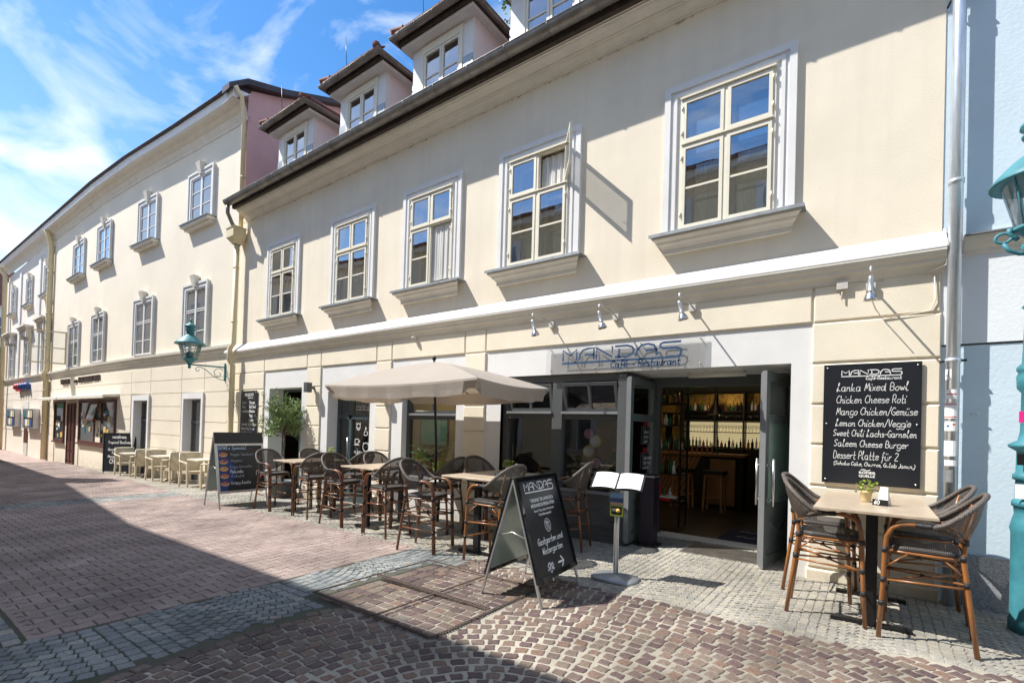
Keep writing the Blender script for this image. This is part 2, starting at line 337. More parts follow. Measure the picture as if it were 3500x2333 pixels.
# ================================================================== CAFE BUILDING
def bp(mb, name, root, parent=None, smooth=False):
    """a part whose mesh is in world coordinates"""
    o = mb.build(name, parent or root, smooth=smooth)
    if parent is None or parent is root: o.location = -root.location
    return o
def holed(mb, x0, x1, z0, z1, holes, y=0., depth=.35, reveal=None):
    xs = sorted({x0, x1, *[h[0] for h in holes], *[h[1] for h in holes]}); zs = sorted({z0, z1, *[h[2] for h in holes], *[h[3] for h in holes]})
    for a, b in zip(xs[:-1], xs[1:]):
        for c, d in zip(zs[:-1], zs[1:]):
            mx_, mz_ = (a+b)/2, (c+d)/2
            if any(h[0] < mx_ < h[1] and h[2] < mz_ < h[3] for h in holes): continue
            mb.quad((a, y, c), (b, y, c), (b, y, d), (a, y, d))
    if reveal: mb.use(reveal)
    for h in holes:
        d = h[4] if len(h) > 4 else depth; a, b, c, e = h[:4]
        mb.quad((a, y, c), (a, y, e), (a, y+d, e), (a, y+d, c)); mb.quad((b, y, c), (b, y+d, c), (b, y+d, e), (b, y, e)); mb.quad((a, y, e), (b, y, e), (b, y+d, e), (a, y+d, e)); mb.quad((a, y, c), (a, y+d, c), (b, y+d, c), (b, y, c))
cafe = thing('cafe_building', 'cream rendered two storey cafe house with white trim and a row of roof dormers', 'building', (-7.65, 0, 0))
WC = [-12.88, -9.83, -7.22, -4.65, -1.63]
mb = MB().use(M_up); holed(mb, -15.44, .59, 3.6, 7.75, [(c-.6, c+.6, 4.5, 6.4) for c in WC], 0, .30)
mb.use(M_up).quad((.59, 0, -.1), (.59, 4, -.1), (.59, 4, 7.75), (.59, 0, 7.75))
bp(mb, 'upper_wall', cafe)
mb = MB().use(M_white); holed(mb, -15.9, .588, -.5, 3.6, [(-13.43, -11.8, -.6, 2.59, .40), (-10.64, -9.02, -.6, 2.45, .35), (-7.95, -6.41, .62, 2.42, .22), (-5.33, -.80, -.1, 2.6, 0.001)], 0, .35)
bp(mb, 'ground_floor_wall', cafe)
# rusticated cream blocks
ZR = [.14, .64, 1.12, 1.61, 2.09, 2.58, 3.07]
def gf_blocks(root):
    m = MB().use(M_cream); g = .011
    for a, b in ((-15.9, -13.7), (-11.55, -10.93), (-8.8, -8.30), (-6.19, -5.69), (-.58, .60)):
        m.box(a+.004, b-.004, -.008, .02, -.45, 3.07)
        for c, d in zip(ZR[:-1], ZR[1:]): m.block(a, b, -.032, .0, c+g, d-g, .014)
        m.block(a-.02, b+.02, -.055, .0, -.5, ZR[0]-g, .018)
    xs = [-15.9, -13.7, -11.55, -10.93, -8.8, -8.29, -6.2, -5.69, -.58, .60]
    m.box(-15.9, .597, -.008, .02, 3.07, 3.52)
    for a, b in zip(xs[:-1], xs[1:]): m.block(a+g, b-g, -.030, .0, 3.07+g, 3.515, .012)
    return bp(m, 'rusticated_blocks', root)
gf_blocks(cafe)
# string course with sloped white top
SP = [(0, 3.50), (.035, 3.505), (.05, 3.545), (.07, 3.575), (.11, 3.60), (.115, 3.635), (.145, 3.66), (.165, 3.70), (.165, 3.735)]
m = MB().use(M_trim); m.sweepx([(a, b) for a, b in SP], [(-15.9, -.001, 0), (.62, -.001, 0)]); m.use(M_white).sweepx([(.170, 3.725), (.170, 3.742), (.004, 3.945), (.0, 3.945)], [(-15.9, 0, 0), (.62, 0, 0)])
m.quad((.62, 0, 3.5), (.62, -.165, 3.70), (.62, -.165, 3.735), (.62, 0, 3.945)); bp(m, 'string_course', cafe)
# main cornice and eave
CP = [(0, 7.585), (.035, 7.585), (.035, 7.61), (.055, 7.615), (.075, 7.65), (.12, 7.69), (.13, 7.715), (.16, 7.715), (.16, 7.735), (.25, 7.75), (.30, 7.78), (.31, 7.80), (.34, 7.80), (.34, 7.825), (.365, 7.83), (.38, 7.86), (.38, 7.89), (0, 7.89)]
m = MB().use(M_trim); m.sweepx(CP, [(-15.03, -.002, 0), (2.2, -.002, 0)]); bp(m, 'cornice', cafe)
m = MB().use(M_fascia); m.box(-15.0, 2.2, -.50, -.2, 7.90, 7.94); m.box(-15.0, 2.2, -.47, -.39, 7.80, 7.90)
bp(m, 'eave_soffit', cafe)
def gutter(x0, x1, y, z, r, parent, root, ring=.82, name='gutter'):
    m = MB().use(M_zinc); n = 12; k = int((x1-x0)/1.6)+1; vs = []; fs = []
    for i in range(k+1):
        x = x0+(x1-x0)*i/k
        for j in range(n+1):
            a = math.pi+math.pi*j/n
            vs.append((x, y+r*math.cos(a), z+r*math.sin(a)))
    for i in range(k):
        for j in range(n): q = i*(n+1)+j; fs.append((q, q+1, q+n+2, q+n+1))
    m.smooth = True; m.add(vs, fs); m.smooth = False
    m.tube([(x0, y-r, z), (x1, y-r, z)], .011, 6)
    m.add([(x0, y+r*math.cos(math.pi+math.pi*j/n), z+r*math.sin(math.pi+math.pi*j/n)) for j in range(n+1)], [tuple(range(n+1))])
    x = x0+.25
    while x < x1:
        m.tube([(x, y+(r+.005)*math.cos(math.pi+math.pi*j/8), z+(r+.005)*math.sin(math.pi+math.pi*j/8)) for j in range(9)], .007, 5); x += ring
    return m
g_ = gutter(-15.02, 2.2, -.60, 7.945, .118, cafe, cafe); bp(g_, 'gutter', cafe)
# roof
m = MB().use(mat('dark_brown_roof_tile', (.10, .06, .05), .85, var=.4, vscale=5, bump=.4, bscale=12))
prof = [(-.60, 7.96), (.3, 8.42), (1.1, 9.42), (3.6, 12.1), (7.2, 8.4)]
for i in range(len(prof)-1):
    (a, b), (c, d) = prof[i], prof[i+1]; m.quad((-15.04 if a < .2 else -15.3, a, b), (2.2, a, b), (2.2, c, d), (-15.3, c, d))
bp(m, 'roof', cafe)
# upper windows
def win_surround():
    m = MB().use(M_white)
    for (a, b, z, y, yb) in ((.83, .745, 6.62, -.06, .02), (.745, .70, 6.535, -.035, .02), (.70, .655, 6.49, -.052, .02), (.655, .60, 6.445, -.022, .02)):
        z2 = z-(a-b)
        m.box(-a, -b, y, yb, 4.49, z); m.box(b, a, y, yb, 4.49, z); m.box(-b, b, y, yb, z2, z)
    return m
def sash(m, x0, x1, z0, z1, y0, y1, t=.045, bars=()):
    m.box(x0, x1, y0, y1, z0, z0+t); m.box(x0, x1, y0, y1, z1-t, z1); m.box(x0, x0+t, y0, y1, z0+t, z1-t); m.box(x1-t, x1, y0, y1, z0+t, z1-t)
    for b in bars: m.box(x0+t, x1-t, y0+.008, y1-.008, b-.014, b+.014)
def win_frame(skip=()):
    m = MB().use(M_sash)
    m.box(-.60, -.565, -.045, .03, 4.56, 6.40); m.box(.565, .60, -.045, .03, 4.56, 6.40); m.box(-.565, .565, -.045, .03, 6.365, 6.40); m.box(-.60, .60, -.05, .03, 4.50, 4.555)
    m.box(-.565, .565, -.055, .03, 5.715, 5.765); m.box(-.02, .02, -.052, .03, 4.555, 5.715); m.box(-.02, .02, -.052, .03, 5.765, 6.365)
    for i, (a, b) in enumerate(((-.563, -.022), (.022, .563))):
        if ('u', i) not in skip: sash(m, a, b, 5.768, 6.363, -.062, -.02)
        if ('l', i) not in skip: sash(m, a, b, 4.558, 5.712, -.062, -.02, bars=(5.12,))
    m.box(-.60, .60, -.085, -.05, 6.385, 6.405); m.box(-.58, .58, -.08, -.05, 5.735, 5.752)
    for z in (4.75, 5.55, 5.9, 6.25):
        for s_ in (-1, 1): m.tube([(s_*.572, -.07, z-.035), (s_*.572, -.07, z+.035)], .011, 6)
    # inner casement set behind
    for a, b in ((-.55, -.02), (.02, .55)): sash(m, a, b, 5.79, 6.34, .17, .21, .06); sash(m, a, b, 4.58, 5.69, .17, .21, .06, bars=(5.12,))
    return m
def win_pane(skip=()):
    m = MB().use(M_pane)
    for i, (a, b) in enumerate(((-.52, -.065), (.065, .52))):
        if ('u', i) not in skip: m.quad((a, -.04, 5.81), (b, -.04, 5.81), (b, -.04, 6.32), (a, -.04, 6.32))
        if ('l', i) not in skip: m.quad((a, -.04, 4.60), (b, -.04, 4.60), (b, -.04, 5.67), (a, -.04, 5.67))
    m.quad((-.5, .19, 4.62), (.5, .19, 4.62), (.5, .19, 6.3), (-.5, .19, 6.3))
    return m
def win_sill():
    m = MB().use(M_zincl).box(-.955, .955, -.235, .0, 4.462, 4.482).box(-.955, .955, -.24, -.232, 4.44, 4.484)
    m.use(M_trim)
    pr = [(0, 4.235), (.055, 4.235), (.06, 4.30), (.075, 4.315), (.085, 4.33), (.13, 4.355), (.145, 4.385), (.16, 4.39), (.20, 4.415), (.205, 4.455), (0, 4.455)]
    def end(x, s_): return [(s_*(abs(x)-.16+o*.75), -o, z) for o, z in pr]
    L_, R_ = end(.93, -1), end(.93, 1); k = len(pr)
    m.add(L_+R_, [(i, i+1, k+i+1, k+i) for i in range(k-1)]+[tuple(range(k))[::-1], tuple(range(k, 2*k))])
    return m
ms, mf, mp_, mi = win_surround().build('window'), win_frame().build('window_frame'), win_pane().build('window_pane'), win_sill().build('window_sill')
rb = MB().use(mat('pale_room_wall', (.40, .40, .33), .9)).box(-.62, .62, .30, .9, 4.4, 6.5).build('window_room')
f4 = win_frame({('u', 1)}).build('window_frame'); p4 = win_pane({('u', 1)}).build('window_pane')
f3 = win_frame({('l', 1)}).build('window_frame'); p3 = win_pane({('l', 1)}).build('window_pane')
SRC = [ms, mf, mp_, mi, rb, f4, p4, f3, p3]
cur = MB().use(M_curtain)
def drape(m, x0, x1, z0, z1, y, n=26, amp=.012):
    vs = []; fs = []
    for i in range(n+1):
        x = x0+(x1-x0)*i/n; yy = y+amp*math.sin(i*2.1)+amp*.6*math.sin(i*.9)
        vs += [(x, yy, z0), (x+.004*math.sin(i), yy+.004, z1)]
    for i in range(n): fs.append((2*i, 2*i+2, 2*i+3, 2*i+1))
    s0 = m.smooth; m.smooth = True; m.add(vs, fs); m.smooth = s0
cu1 = MB().use(M_curtain); drape(cu1, .03, .56, 4.6, 5.7, .0); cu1 = cu1.build('curtain')
cu2 = MB().use(M_curtain); drape(cu2, .03, .5, 5.78, 6.33, .06); cu2 = cu2.build('curtain')
cu3 = MB().use(M_curtain); drape(cu3, .0, .5, 4.6, 5.8, .25); drape(cu3, -.52, -.3, 4.6, 5.8, .25); cu3 = cu3.build('curtain')
cu4 = MB().use(M_curtain); drape(cu4, -.5, .5, 4.6, 5.2, .26); cu4 = cu4.build('curtain')
SRC += [cu1, cu2, cu3, cu4]
cas = MB().use(M_sash); cas.box(0, .54, -.02, .02, 5.768, 5.812); cas.box(0, .54, -.02, .02, 6.32, 6.363); cas.box(0, .045, -.02, .02, 5.81, 6.32); cas.box(.495, .54, -.02, .02, 5.81, 6.32)
cas.use(M_black).tube([(.5, -.025, 6.05), (.5, -.07, 6.05), (.46, -.07, 6.05)], .008)
cas.use(M_acryl).quad((.045, 0, 5.81), (.495, 0, 5.81), (.495, 0, 6.32), (.045, 0, 6.32)); cas = cas.build('casement'); SRC.append(cas)
for i, c in enumerate(WC):
    o = bpy.data.objects.new('window', ms.data); COL.objects.link(o); o.parent = cafe; o.location = Vector((c, 0, 0))-cafe.location
    ff, pp = (f4, p4) if i == 3 else (f3, p3) if i == 2 else (mf, mp_)
    subs = [('window_frame', ff.data), ('window_pane', pp.data), ('window_sill', mi.data), ('window_room', rb.data)]
    if i == 2: subs.append(('curtain', cu1.data))
    if i == 3: subs.append(('curtain', cu2.data))
    if i == 4: subs.append(('curtain', cu3.data))
    if i == 1: subs.append(('curtain', cu4.data))
    for n_, d_ in subs:
        q = bpy.data.objects.new(n_, d_); COL.objects.link(q); q.parent = o
    if i == 3:
        q = bpy.data.objects.new('casement', cas.data); COL.objects.link(q); q.parent = o; q.location = (.565, -.06, 0); q.rotation_euler = (0, 0, R(-53)); q.scale = (1.12, 1, 1); q['label'] = 'upper casement swung wide open'
for o in SRC: bpy.data.objects.remove(o)
# dormers
M_cheek = mat('pinkish_cheek', (.78, .68, .68), .9, var=.06)  # dormer cheeks tinted pinker than the white front
def dormer(c, right_end=False):
    m = MB().use(M_white)
    m.box(-.84, -.58, .30, .42, 8.3, 9.56); m.box(.58, .84, .30, .42, 8.3, 9.56); m.box(-.58, .58, .30, .42, 9.46, 9.56)
    m.use(M_cheek).box(-.84, -.78, .42, 1.3, 8.3, 9.56); m.box(.78, .84, .42, 1.3, 8.3, 9.56)
    m.use(M_white).box(-.99, .99, .09, 1.5, 9.56, 9.62)
    m.use(M_fascia).box(-1.03, 1.03, .02, 1.5, 9.62, 9.70)
    m.use(M_zincl).box(-.845, -.60, .285, .30, 8.3, 8.86); m.box(.60, .845, .285, .30, 8.3, 8.86)
    o = m.build('dormer', cafe); o.location = Vector((c, -.30, 0))-cafe.location
    f = MB().use(M_sash); f.box(-.58, -.50, .27, .38, 8.3, 9.54); f.box(.50, .58, .27, .38, 8.3, 9.54); f.box(-.50, .50, .27, .38, 9.38, 9.54)
    for a, b in ((-.50, -.005), (.005, .50)): sash(f, a, b, 8.5, 9.38, .285, .32, .05, bars=(8.86,))
    f.build('dormer_window_frame', o)
    p = MB().use(M_pane).quad((-.48, .31, 8.5), (.48, .31, 8.5), (.48, .31, 9.35), (-.48, .31, 9.35)); p.build('dormer_window_pane', o)
    q = MB().use(M_dark).box(-.5, .5, .5, .52, 8.6, 9.4); q.use(M_curtain); drape(q, -.44, .44, 8.66, 9.0, .42); q.build('dormer_curtain_dark_back', o)  # near-black sheet behind the curtain stands for the unlit room
    t = MB().use(M_zinc); r = .072
    path = [(-1.05, 1.5), (-1.05, -.08), (1.05, -.08), (1.05, 1.5)]; n = 8; z = 9.71
    vs = []; fs = []
    nrm = [(-1, 0), (-.707*1.414, -.707*1.414), (1, -1), (1, 0)]
    for (x, y), (nx, ny) in zip(path, nrm):
        for j in range(n+1):
            a = math.pi*j/n; d = math.cos(a)*r   # -r..r outwards
            vs.append((x+nx*d, y+ny*d, z-r*math.sin(a)))
    for i in range(3):
        for j in range(n): k = i*(n+1)+j; fs.append((k, k+1, k+n+2, k+n+1))
    t.smooth = True; t.add(vs, fs); t.smooth = False
    t.tube([(-1.05-r, 1.5, z), (-1.05-r, -.08-r, z), (1.05+r, -.08-r, z), (1.05+r, 1.5, z)], .009, 6)
    for xx in (-.85, -.35, .15, .65): t.tube([(xx, -.08-(r+.004)*math.cos(math.pi*j/8), z-(r+.004)*math.sin(math.pi*j/8)) for j in range(9)], .006, 5)
    t.build('dormer_gutter', o)
    rf = MB().use(M_tile)
    e = 1.02; rf.add([(-e, -.10, 9.74), (e, -.10, 9.74), (e, 2.6, 9.74), (-e, 2.6, 9.74), (0, 1.0, 10.5), (0, 2.6, 10.5)], [(0, 1, 4), (1, 2, 5, 4), (3, 0, 4, 5)])
    for i in range(9):
        rf.add([(-e+.228*i+.01, -.15, 9.725), (-e+.228*i+.215, -.15, 9.725), (-e+.228*i+.215, .12, 9.90), (-e+.228*i+.01, .12, 9.90), (-e+.228*i+.01, -.15, 9.755), (-e+.228*i+.215, -.15, 9.755), (-e+.228*i+.215, .12, 9.93), (-e+.228*i+.01, .12, 9.93)], [(0, 3, 2, 1), (4, 5, 6, 7), (0, 1, 5, 4), (1, 2, 6, 5), (3, 0, 4, 7)])
    for i in range(9):
        y = -.05+.26*i
        for s_ in (-1, 1): rf.add([(s_*(e+.05), y, 9.725), (s_*(e+.05), y+.24, 9.725), (s_*(e-.2), y+.24, 9.91), (s_*(e-.2), y, 9.91), (s_*(e+.05), y, 9.76), (s_*(e+.05), y+.24, 9.76), (s_*(e-.2), y+.24, 9.94), (s_*(e-.2), y, 9.94)], [(4, 5, 6, 7), (0, 1, 5, 4), (1, 2, 6, 5), (3, 0, 4, 7)])
    for s_ in (-1, 1): rf.tube([(s_*(e+.02), -.14, 9.77), (0, 1.0, 10.55)], [.085, .075], 7)
    rf.tube([(0, 1.0, 10.53), (0, 2.6, 10.53)], .08, 7)
    rf.use(M_black).tube([(-.35, .1, 10.0), (-.42, .1, 10.75)], .008, 4)
    rf.build('dormer_roof', o)
for c in (-12.53, -9.67, -7.09, -4.52): dormer(c)
# downpipes of the house
m = MB().use(M_zinc); m.tube([(-14.93, -.615, 7.86), (-14.95, -.60, 7.62), (-15.05, -.42, 7.38), (-15.10, -.3, 7.30)], .055, 8)
m.use(M_pipec); m.box(-15.42, -14.98, -.42, -.06, 7.05, 7.33); m.add([(-15.42, -.42, 7.05), (-14.98, -.42, 7.05), (-14.98, -.06, 7.05), (-15.42, -.06, 7.05), (-15.32, -.28, 6.88), (-15.14, -.28, 6.88), (-15.14, -.1, 6.88), (-15.32, -.1, 6.88)], [(0, 1, 5, 4), (1, 2, 6, 5), (2, 3, 7, 6), (3, 0, 4, 7)])
m.box(-15.44, -14.96, -.44, -.05, 7.31, 7.35)
m.tube([(-15.24, -.19, 6.9), (-15.24, -.19, 3.95), (-15.27, -.27, 3.8), (-15.27, -.27, 3.45), (-15.24, -.19, 3.3), (-15.24, -.19, .15), (-15.20, -.26, -.1)], .075, 10)
for z in (6.2, 4.6, 2.2, 1.1): m.tube([(-15.24, -.19, z-.02), (-15.24, -.19, z+.02)], .085, 10)
bp(m, 'downpipe', cafe)
m = MB().use(M_galv).tube([(.685, -.125, 12.), (.685, -.125, .02)], .057, 14); dpr = bp(m, 'downpipe', cafe)
m = MB().use(M_galv)
for z in (2.53, 6.35, 4.4): m.tube([(.685, -.125, z-.022), (.685, -.125, z+.022)], .066, 14)
m.use(M_black)
for z in (2.53, 6.35): m.tube([(.62, -.125, z), (.60, -.02, z)], .012, 6).tube([(.745, -.13, z), (.79, -.13, z)], .014, 6)
m.build('pipe_bracket', dpr)
def patch(mb, z0, z1, a0, a1, r=.0585, n=6):
    vs = []; 
    for i in range(n+1):
        a = R(a0+(a1-a0)*i/n); vs += [(.685+r*math.cos(a), -.125+r*math.sin(a), z0), (.685+r*math.cos(a), -.125+r*math.sin(a), z1)]
    mb.add(vs, [(2*i, 2*i+2, 2*i+3, 2*i+1) for i in range(n)])
for (z0, z1, a0, a1, col) in ((2.33, 2.44, 185, 255, M_paper), (2.13, 2.23, 200, 320, M_paper), (1.93, 2.09, 180, 300, M_paper), (1.80, 1.90, 190, 310, M_paper), (1.54, 1.70, 185, 320, M_paper), (1.44, 1.50, 200, 320, M_paper), (1.27, 1.40, 175, 280, M_zincl)):
    m = MB().use(col); patch(m, z0, z1, a0, a1)
    if col is M_paper and z0 in (1.93,): m.use(M_red); patch(m, z1-.02, z1-.01, a0, a1, .0592); patch(m, z0+.01, z0+.02, a0, a1, .0592)
    if z0 == 1.80: m.use(M_bprint); patch(m, 1.84, 1.86, 220, 245, .0592); m.use(M_red); patch(m, 1.86, 1.875, 270, 290, .0592)
    if z0 == 2.33: m.use(M_black); patch(m, 2.37, 2.38, 200, 225, .0592); patch(m, 2.35, 2.42, 228, 233, .0592)
    if z0 == 2.13: m.use(M_red); patch(m, 2.175, 2.185, 215, 300, .0592)
    m.build('sticker', dpr)
# thin cable along the string course
m = MB().use(M_trim)
pts = [(-12.5+i*.6, -.036, 3.492+.008*math.sin(i*1.7)) for i in range(22)]; m.tube(pts, .006, 5)
m.tube([(.45, -.04, 3.5), (.62, -.1, 3.55), (.63, -.15, 3.75), (.6, -.06, 3.95)], .007, 5)
m.tube([(.53, -.05, 3.48), (.545, -.05, 3.2), (.50, -.045, 3.09), (.1, -.04, 3.04), (.03, -.1, 3.15), (-.02, -.3, 3.25)], .006, 5)
bp(m, 'cable', cafe)

# ---------- shop front
def framebox(m, x0, x1, z0, z1, y0, y1, t):
    m.box(x0, x1, y0, y1, z0, z0+t); m.box(x0, x1, y0, y1, z1-t, z1); m.box(x0, x0+t, y0, y1, z0+t, z1-t); m.box(x1-t, x1, y0, y1, z0+t, z1-t)
def tilt(m, x0, x1, z0, z1, y, ang=14, glass=None, mat_=None):
    T = Matrix.Translation((0, y, z0)) @ Matrix.Rotation(R(ang), 4, 'X') @ Matrix.Translation((0, -y, -z0))
    w2 = (x0+x1)/2
    vs = MB(); vs.use(mat_ or M_grey); framebox(vs, x0, x1, z0, z1, y-.02, y+.03, .05); vs.box(w2-.022, w2+.022, y-.02, y+.03, z0+.05, z1-.05)
    vs.use(glass or M_shop).quad((x0+.04, y, z0+.04), (x1-.04, y, z0+.04), (x1-.04, y, z1-.04), (x0+.04, y, z1-.04))
    for i, f_ in enumerate(vs.f):
        pass
    mi = [vs.mats[k] for k in vs.m]
    for f_, k in zip(vs.f, mi):
        m.use(k); m.add([T @ Vector(vs.v[q]) for q in f_], [tuple(range(len(f_)))])
# shop window group x -5.33..-3.0 at y .15
m = MB().use(M_grey)
m.box(-5.33, -5.22, .08, .24, -.1, 2.6); m.box(-4.29, -4.10, .06, .24, -.1, 2.48); m.box(-3.10, -2.96, .02, .20, -.1, 2.56); m.box(-5.22, -2.96, .06, .24, 2.48, 2.6)
for a, b in ((-5.22, -4.29), (-4.10, -3.10)):
    m.use(M_greyl).box(a, b, .03, .2, 1.955, 1.995).use(M_grey).box(a, b, .09, .22, 1.87, 1.955)
    m.box(a, b, .09, .22, .66, .74)
m.use(M_greyl).box(-5.22, -3.10, .05, .09, .70, .745)
m.use(M_grey).box(-5.22, -4.29, .12, .2, -.1, .66); m.box(-4.10, -3.10, .12, .2, -.1, .66)
for a, b in ((-5.22, -4.29), (-4.10, -3.10)):
    m.box(a, b, .095, .125, .58, .66); m.box(a, b, .095, .125, .20, .26); m.box(a, b, .09, .125, -.1, .06)
    m.tube([(a+.05, .118, .28), (b-.05, .118, .56)], .006, 4); m.tube([(a+.05, .118, .56), (b-.05, .118, .28)], .006, 4)
sf = bp(m, 'shop_window', cafe)
m = MB(); tilt(m, -5.20, -4.31, 2.0, 2.47, .14, 10); tilt(m, -4.08, -3.12, 2.0, 2.47, .14, 16); m.build('tilted_fanlight', sf)
m = MB().use(M_shop)
for a, b in ((-5.22, -4.29), (-4.10, -3.10)): m.quad((a, .16, .74), (b, .16, .74), (b, .16, 1.88), (a, .16, 1.88))
m.build('window_pane', sf)
# window D (left of the pillar)
m = MB().use(M_grey); framebox(m, -7.95, -6.41, .66, 2.42, .14, .24, .08); m.use(M_greyl).box(-7.87, -6.49, .09, .2, 1.90, 1.945).use(M_grey).box(-7.87, -6.49, .14, .22, 1.82, 1.90)
wd = bp(m, 'shop_window', cafe); m = MB(); tilt(m, -7.85, -6.51, 1.95, 2.36, .18, 12); m.build('tilted_fanlight', wd)
MB().use(M_shop).quad((-7.87, .19, .72), (-6.49, .19, .72), (-6.49, .19, 1.84), (-7.87, .19, 1.84)).build('window_pane', wd)
MB().use(M_white).box(-8.0, -6.38, -.1, .16, .60, .65).build('window_sill', wd)
# door 2 (blue green frame, glass with drawings)
m = MB().use(M_greeng); framebox(m, -10.64, -9.02, -.25, 2.45, .28, .36, .09); m.box(-10.15, -10.05, .27, .36, -.2, 2.4); m.box(-10.55, -9.11, .27, .36, 1.80, 1.90); m.box(-10.55, -10.15, .27, .36, -.2, .05); m.box(-10.05, -9.11, .27, .36, -.2, .05)
d2 = bp(m, 'glass_door', cafe)
MB().use(M_shop).quad((-10.6, .32, -.2), (-9.05, .32, -.2), (-9.05, .32, 2.4), (-10.6, .32, 2.4)).build('door_pane', d2)
MB().use(M_steel).tube([(-10.12, .22, .75), (-10.12, .22, 1.35)], .015).tube([(-10.12, .22, .8), (-10.12, .28, .8)], .01).tube([(-10.12, .22, 1.3), (-10.12, .28, 1.3)], .01).build('door_handle', d2)
f = cmap((-10.05, .310, 0), (1, 0, 0), (0, 0, 1))
m = MB().use(M_ink); logo(m, .12, 2.02, 1.0, f, .13); hand(m, 'Toqo', .66, 1.80, .15, f, .012)
def dd(pts, wd_=.014): ribbon(m, smooth(pts, 4), wd_, f)
def circ(cx, cy, rx, ry, a0=0, a1=360, n=14): return [(cx+rx*math.cos(R(a0+(a1-a0)*i/n)), cy+ry*math.sin(R(a0+(a1-a0)*i/n))) for i in range(n+1)]
for k_, (cx, cy) in enumerate(((.22, 1.62), (.5, 1.52), (.78, 1.62))):
    if k_ == 0: ribbon(m, circ(cx, cy, .07, .08), .014, f); dd([(cx-.08, cy+.1), (cx-.06, cy+.05)]); dd([(cx+.08, cy+.1), (cx+.06, cy+.05)]); dd([(cx-.04, cy-.02), (cx, cy-.04), (cx+.04, cy-.02)])
    if k_ == 1: dd([(cx-.06, cy-.06), (cx-.02, cy+.02), (cx, cy+.1), (cx+.02, cy+.04)]); dd([(cx-.07, cy-.08), (cx, cy-.1), (cx+.08, cy-.06), (cx+.03, cy+.0)])
    if k_ == 2: dd(circ(cx, cy, .09, .08, 0, 180)); dd([(cx-.09, cy), (cx+.09, cy)]); dd([(cx-.09, cy-.025), (cx+.09, cy-.025)]); dd(circ(cx, cy-.05, .09, .04, 180, 360))
dd([(.1, 1.32), (.12, 1.22), (.22, 1.22), (.24, 1.32), (.1, 1.32)]); dd([(.24, 1.30), (.29, 1.28), (.24, 1.24)]); dd([(.07, 1.19), (.27, 1.19)])
dd(circ(.52, 1.15, .11, .1)); dd([(.42, 1.24), (.62, 1.24)]); dd([(.46, 1.04), (.43, .97)]); dd([(.58, 1.04), (.61, .97)]); dd(circ(.86, 1.12, .07, .13)); dd([(.76, 1.0), (.86, .93), (.93, 1.02), (.8, 1.2)]); dd([(.68, 1.05), (.78, .98), (.95, 1.2)])
hand(m, 'Enjoy', .08, .98, .12, f, .012)
m.build('glass_lettering', d2)
# door 1 (dark opening, green leaf folded in)
m = MB().use(M_greeng); framebox(m, -13.43, -11.8, -.3, 2.59, .40, .46, .07); d1 = bp(m, 'side_door', cafe)
M_leafgreen = mat('dark_green_door_leaf', (.05, .13, .105), .4)
m = MB().use(M_leafgreen).box(-12.95, -12.0, .62, .66, -.25, 2.35); m.use(M_ink)
f = cmap((-12.95, .615, 0), (1, 0, 0), (0, 0, 1)); logo(m, .12, 1.98, .8, f, .12); printed(m, 'MANDAS', .30, 1.17, .10, f); printed(m, ',isst..', .18, .95, .11, f); hand(m, 'Vegan', .08, .68, .15, f, .014); hand(m, 'Suppen', .08, .40, .15, f, .014)
ribbon(m, [(.08, .9), (.88, .9), (.88, 1.32), (.08, 1.32), (.08, .9)], .012, f); m.build('open_door_leaf', d1)
MB().use(M_dark).box(-13.43, -11.8, .9, .95, -.3, 2.6).build('dark_passage_sheet', d1)  # near-black board stands for the unlit depth of the passage
MB().use(M_trim).box(-13.43, -11.8, -.05, .4, -.32, -.13).build('door_step', d1)
